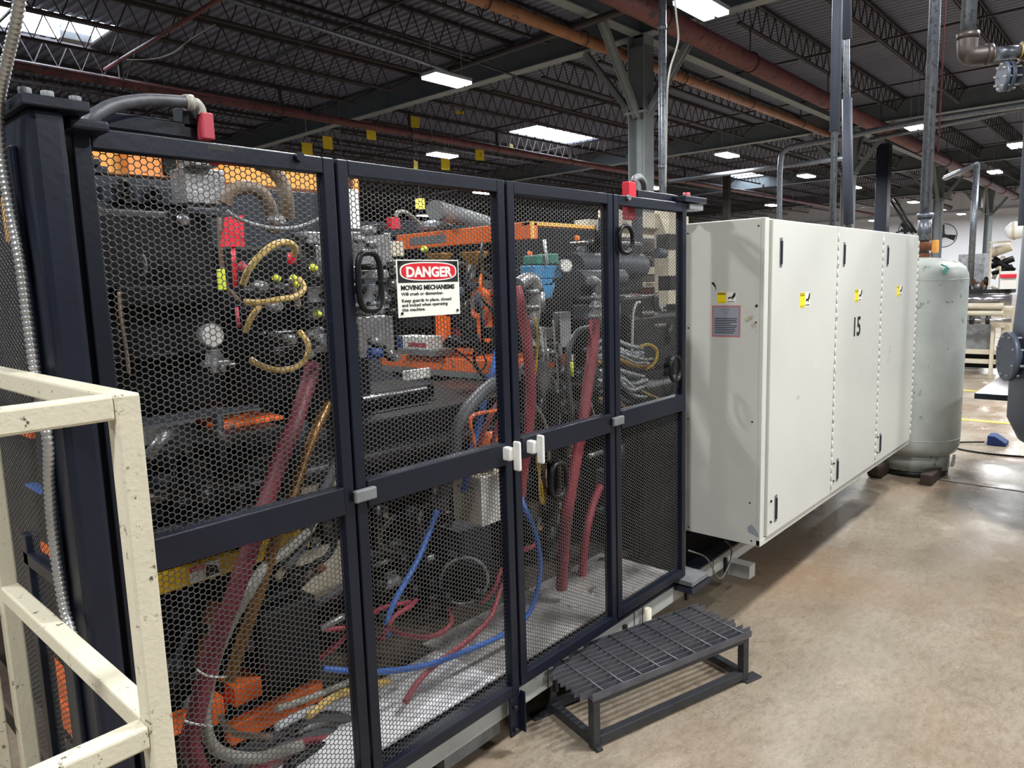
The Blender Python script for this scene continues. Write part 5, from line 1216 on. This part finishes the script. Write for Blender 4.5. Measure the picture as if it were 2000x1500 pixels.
MB().cyl(p0+d_*.10, p0+d_*.135, .062, 24).build('elbow_rim', 'cast_brown', pn)
MB().cyl(p0+d_*.135, p0+d_*.142, .046, 24).build('seal_tape', 'yellow_hose', pn)
MB().cyl(p0+d_*.13, p0+d_*.30, .040, 24).build('nipple', 'galvanised', pn)
MB().cyl(p0+d_*.285, p0+d_*.292, .046, 24).build('seal_tape', 'yellow_hose', pn)
MB().cyl(p0+d_*.292, p0+d_*.33, .056, 24).build('union', 'cast_brown', pn)
MB().cyl(p0+d_*.33, p0+d_*.42, .068, 8).build('union_nut', 'cast_brown', pn)
MB().cyl(p0+d_*.42, p0+d_*.9, .05, 24).build('nipple', 'galvanised', pn)
pf = onZ(1955, 150, zc-.16)
MB().cyl(pf, pf+d_*.02, .085, 32).build('flange', 'grey_tank', pn); MB().cyl(pf+d_*.032, pf+d_*.052, .085, 32).build('flange', 'grey_tank', pn)
MB().cyl(pf+d_*.05, pf+d_*.6, .052, 28).build('flanged_pipe', 'grey_tank', pn)
sd = Vector((-d_.y, d_.x, 0))
for k in range(8):
    a_ = k*pi/4+.2; e = sd*cos(a_)*.07+Vector((0, 0, 1))*sin(a_)*.07
    MB().cyl(pf+e-d_*.015, pf+e+d_*.085, .006, 6).build('flange_bolt', 'pale_hose', pn)
vp = onY(1995, 400, .55)
tag(MB().cyl((NX-.35, NY+.50, 1.7), (NX-.35, NY+.50, 6.5), .05, 20).build('riser_pipe', 'grey_tank') if 0 else MB().cyl((onY(2004, 450, .62).x, .62, 1.9), (onY(1997, 450, .62).x, .62, 5.2), .042, 20).build('riser_pipe', 'insulation'), 'grey pipe rising along the right edge of the picture', 'pipe')

# table and pedal
a = onZ(1903, 768, .78); t = thing('work_table', 'dark topped work table beside the blue-grey tank', 'table', (a.x+.5, a.y-.45, 0))
MB().box((a.x, a.y-1.3, .74), (a.x+1.6, a.y, .78)).build('table_top', 'table_top', t, .004)
for dx in (.08, 1.5):
    for dy in (-.5, -1.2): MB().box((a.x+dx, a.y+dy, 0), (a.x+dx+.05, a.y+dy+.05, .74)).build('leg', 'black_rubber', t)
c = onZ(1950, 868, 0); t = thing('foot_pedal', 'blue foot pedal with cable on the floor below the table', 'pedal', c)
MB().prism([c+Vector((-.09, .08, 0)), c+Vector((-.09, -.07, 0)), c+Vector((-.09, -.07, .03)), c+Vector((-.09, .02, .09)), c+Vector((-.09, .08, .09))], (.18, 0, 0)).build('pedal_body', 'pedal_blue', t, .006)
MB().tube(smooth([c+Vector((-.1, .1, .03)), c+Vector((-.2, .35, .008)), c+Vector((-.4, .3, .008)), c+Vector((-.5, 0, .008)), c+Vector((-.4, -.5, .008))]), .008, 8).build('cable', 'black_rubber', t)

# ------------------------------------------------------------------ far machine at right (rollers), fans, wrapped bale
FX = 13.6
t = thing('roller_machine', 'cream roller machine with silver rollers in the background at right', 'machine', (FX, 2.2, 0))
def FQ(name, matn, xl, xr, yt, yb, d=.3, X=FX, par=None, bev=.006):
    a = onX(xl, yt, X); b = onX(xl, yb, X); c_ = onX(xr, (yt+yb)/2, X); a2 = onX(xl, (yt+yb)/2, X)
    return MB().box((X, a2.y, b.z), (X+d, c_.y, a.z)).build(name, matn, par or t, bev)
def FR(name, matn, xl, xr, yc_, r, X=FX, par=None):
    a = onX(xl, yc_, X); b = onX(xr, yc_, X); return MB().cyl((X, a.y, a.z), (X, b.y, a.z), r, 24).build(name, matn, par or t)
FR('roller', 'polished_steel', 1860, 1975, 586, .09); FR('roller', 'cream_cast', 1860, 1960, 598, .05, FX-.15); FR('roller', 'polished_steel', 1860, 1955, 609, .07); FR('roller', 'cream_paint', 1860, 1960, 611, .05, FX-.1)
FR('drive_shaft', 'polished_steel', 1860, 1975, 625, .03, FX-.3)
for x_ in (1880, 1898, 1930): FR('shaft_collar', 'dark_steel', x_-4, x_+4, 625, .07, FX-.3)
FQ('front_panel', 'dull_grey', 1860, 1935, 632, 680, .05); FQ('lower_beam', 'cream_cast', 1860, 1945, 681, 690, .1, FX-.1); FQ('lower_beam', 'cream_cast', 1860, 1945, 700, 708, .1, FX-.1); FQ('dark_base', 'black_machine', 1860, 1945, 690, 716, .1, FX+.1)
FQ('side_frame', 'cream_cast', 1933, 1940, 625, 735, .1, FX-.15); FQ('side_frame', 'cream_cast', 1955, 1975, 600, 690, .3); FQ('side_frame', 'cream_cast', 1940, 1962, 628, 640, .2, FX-.1)
FQ('top_tray', 'dark_steel', 1860, 1975, 566, 574, .5); 
FQ('upright', 'cream_cast', 1932, 1935, 474, 566, .05); FQ('upright', 'cream_cast', 1950, 1953, 520, 580, .05); FQ('crossbar', 'cream_cast', 1932, 1975, 472, 475, .05)
for (xa_, ya_, xb_, yb_, r_, m_) in ((1936, 520, 1980, 505, .05, 'black_machine'), (1940, 505, 1980, 530, .05, 'black_machine'), (1938, 535, 1978, 520, .04, 'black_machine'), (1934, 495, 1975, 480, .08, 'cream_cast'), (1936, 560, 1972, 575, .02, 'cream_cast'), (1940, 545, 1960, 500, .03, 'cream_cast')):
    MB().cyl(onX(xa_, ya_, FX+.2), onX(xb_, yb_, FX+.2), r_, 12).build('lever_arm', m_, t)
FQ('white_guard', 'white_face', 1953, 1985, 530, 565, .05, FX-.1); FQ('red_stripe', 'bright_red', 1953, 1985, 536, 543, .04, FX-.15)
rr_ = random.Random(5)
for k in range(14):
    x_ = rr_.uniform(1872, 1932); y_ = rr_.uniform(550, 565); c = onX(x_, y_, FX+.15); r_ = rr_.uniform(.03, .07)
    MB().lathe(c, [(r_*.5, -.05), (r_, -.02), (r_, .04), (r_*.4, .09)], 10).build('knob', rr_.choice(['cast_silver', 'dark_steel', 'cream_cast', 'rust']), t)
c = onX(1984, 450, FX-.2); MB().lathe(c, [(.0, -.16), (.09, -.13), (.13, -.05), (.13, .06), (.08, .12)], 24, (.2, 1, 0)).build('white_motor', 'white_face', t)
MB().cyl(c+Vector((0, .0, 0)), c+Vector((0, .03, 0)), .14, 24).build('motor_cap', 'cream_cast', t)
wb = thing('wrapped_bale', 'grey plastic-wrapped bale behind the top of the pale tank', 'bale', onX(1895, 550, FX+.6))
MB_ = MB(); a = onX(1872, 497, FX+.6); b = onX(1921, 555, FX+.6)
MB_.box((FX+.6, a.y, .0), (FX+1.1, b.y, a.z)); MB_.build('wrap', 'wrap_film', wb, .015)
MB().cyl(onX(1903, 330, FX+.3), onX(1895, 497, FX+.3), .07, 16).build('post', 'galvanised', wb) if 0 else tag(MB().cyl((FX, onX(1898, 495, FX).y, 1.4), (FX, onX(1898, 495, FX).y, onX(1902, 322, FX).z), .045, 16).build('drop_pipe', 'galvanised'), 'galvanised drop pipe coming down to the wrapped bale', 'pipe')
line_pipe([(FX, onX(1898, 495, FX).y, onX(1902, 322, FX).z), (FX+1.6, onX(1898, 495, FX).y+.75, onX(1902, 322, FX).z+.02)], .045, 'air_line', 'pale pipe running back from the drop pipe over the bale', 'galvanised')
# wall fans
def fan(px_, py_, r, X, label, tilt):
    c = onX(px_, py_, X); t = thing('wall_fan', label, 'fan', c)
    n = Vector((-1, tilt, -.1)).normalized(); e = n.orthogonal().normalized(); g = n.cross(e)
    MB().torus(c, r, .022, n, 36, 6).build('rim', 'galvanised', t)
    cg = MB()
    for k in range(28):
        a_ = 2*pi*k/28; d = e*cos(a_)+g*sin(a_); cg.tube([c+n*.12+d*r*.12, c+n*.10+d*r*.6, c+d*r], .004, 4, caps=False)
    for q_ in (.35, .65, .85): cg.torus(c+n*(.115-.04*q_), r*q_, .004, n, 30, 4)
    cg.build('wire_guard', 'galvanised', t, kind='stuff')
    for k in range(3):
        a_ = 2*pi*k/3+.5; d = e*cos(a_)+g*sin(a_); s_ = n.cross(d)
        MB().prism([c+d*r*.1-s_*.06, c+d*r*.9-s_*.13, c+d*r*.92+s_*.13, c+d*r*.1+s_*.06], n*.02).build('blade', 'ink', t)
    MB().cyl(c-n*.25, c+n*.08, .09, 14).build('motor', 'ink', t)
    MB().beam(c-n*.25, c-n*.6+Vector((0, 0, -.1)), .07, .07).build('wall_arm', 'ink', t)
fan(1843, 460, .52, 38, 'black bladed cage fan on the white wall beside the riser pipe', -.15)
fan(1770, 450, .45, 38, 'fan seen edge-on above the far end of the cabinet', -1.6)
for xa_, ya_, xb_, yb_ in ((1748, 400, 1785, 455), (1753, 392, 1792, 455)):
    pass
tag(MB().tube([onX(1740, 395, 30), onX(1782, 455, 30)], .05, 6).build('slanted_bar', 'ink'), 'lower of two dark slanted bars above the far cabinet door', 'bar')
tag(MB().tube([onX(1746, 388, 30), onX(1790, 455, 30)], .05, 6).build('slanted_bar', 'ink'), 'upper of two dark slanted bars above the far cabinet door', 'bar')
tag(MB().box((40, onX(1917, 385, 40).y, onX(1917, 405, 40).z), (40.5, onX(1910, 385, 40).y, onX(1912, 366, 40).z)).build('wall_duct', 'dull_grey', None, .02), 'short grey duct box hanging before the white wall', 'duct')
tag(MB().cyl(onX(1832, 400, 38), onX(1860, 408, 38), .12, 10).build('heater_tube', 'dull_grey'), 'dark tube heater below the ceiling on the white wall', 'heater')
tag(MB().tube([(34, onX(1700, 404, 34).y, onX(1700, 404, 34).z), (34, onX(1660, 402, 34).y, onX(1700, 404, 34).z), ], .04, 6).build('wall_conduit', 'galvanised'), 'thin conduit before the white wall right of the insulated pipes', 'conduit')
tag(MB().cyl((20, 12.5, 0), (20, 12.5, 6.79), .03, 8).build('drop_conduit', 'joist_paint'), 'thin dark drop rod behind the cabinet left corner', 'conduit')
# far low clutter seen over floor, behind machine
bg = thing('storage_rack', 'grey machinery bulk far behind the guarded machine', 'machine', (9, 14, 0))
for (x_, y_, a_, b_, h_) in ((3, 8, 2, 2, 1.6), (7, 11, 3, 2, 2.0), (12, 14, 3, 3, 1.9), (2.2, 6, 1.2, 1.0, 1.5), (5.5, 7.5, 1.5, 1.2, 1.4)):
    MB().box((x_, y_, 0), (x_+a_, y_+b_, h_)).build('housing', 'slate_plate', bg, .03)
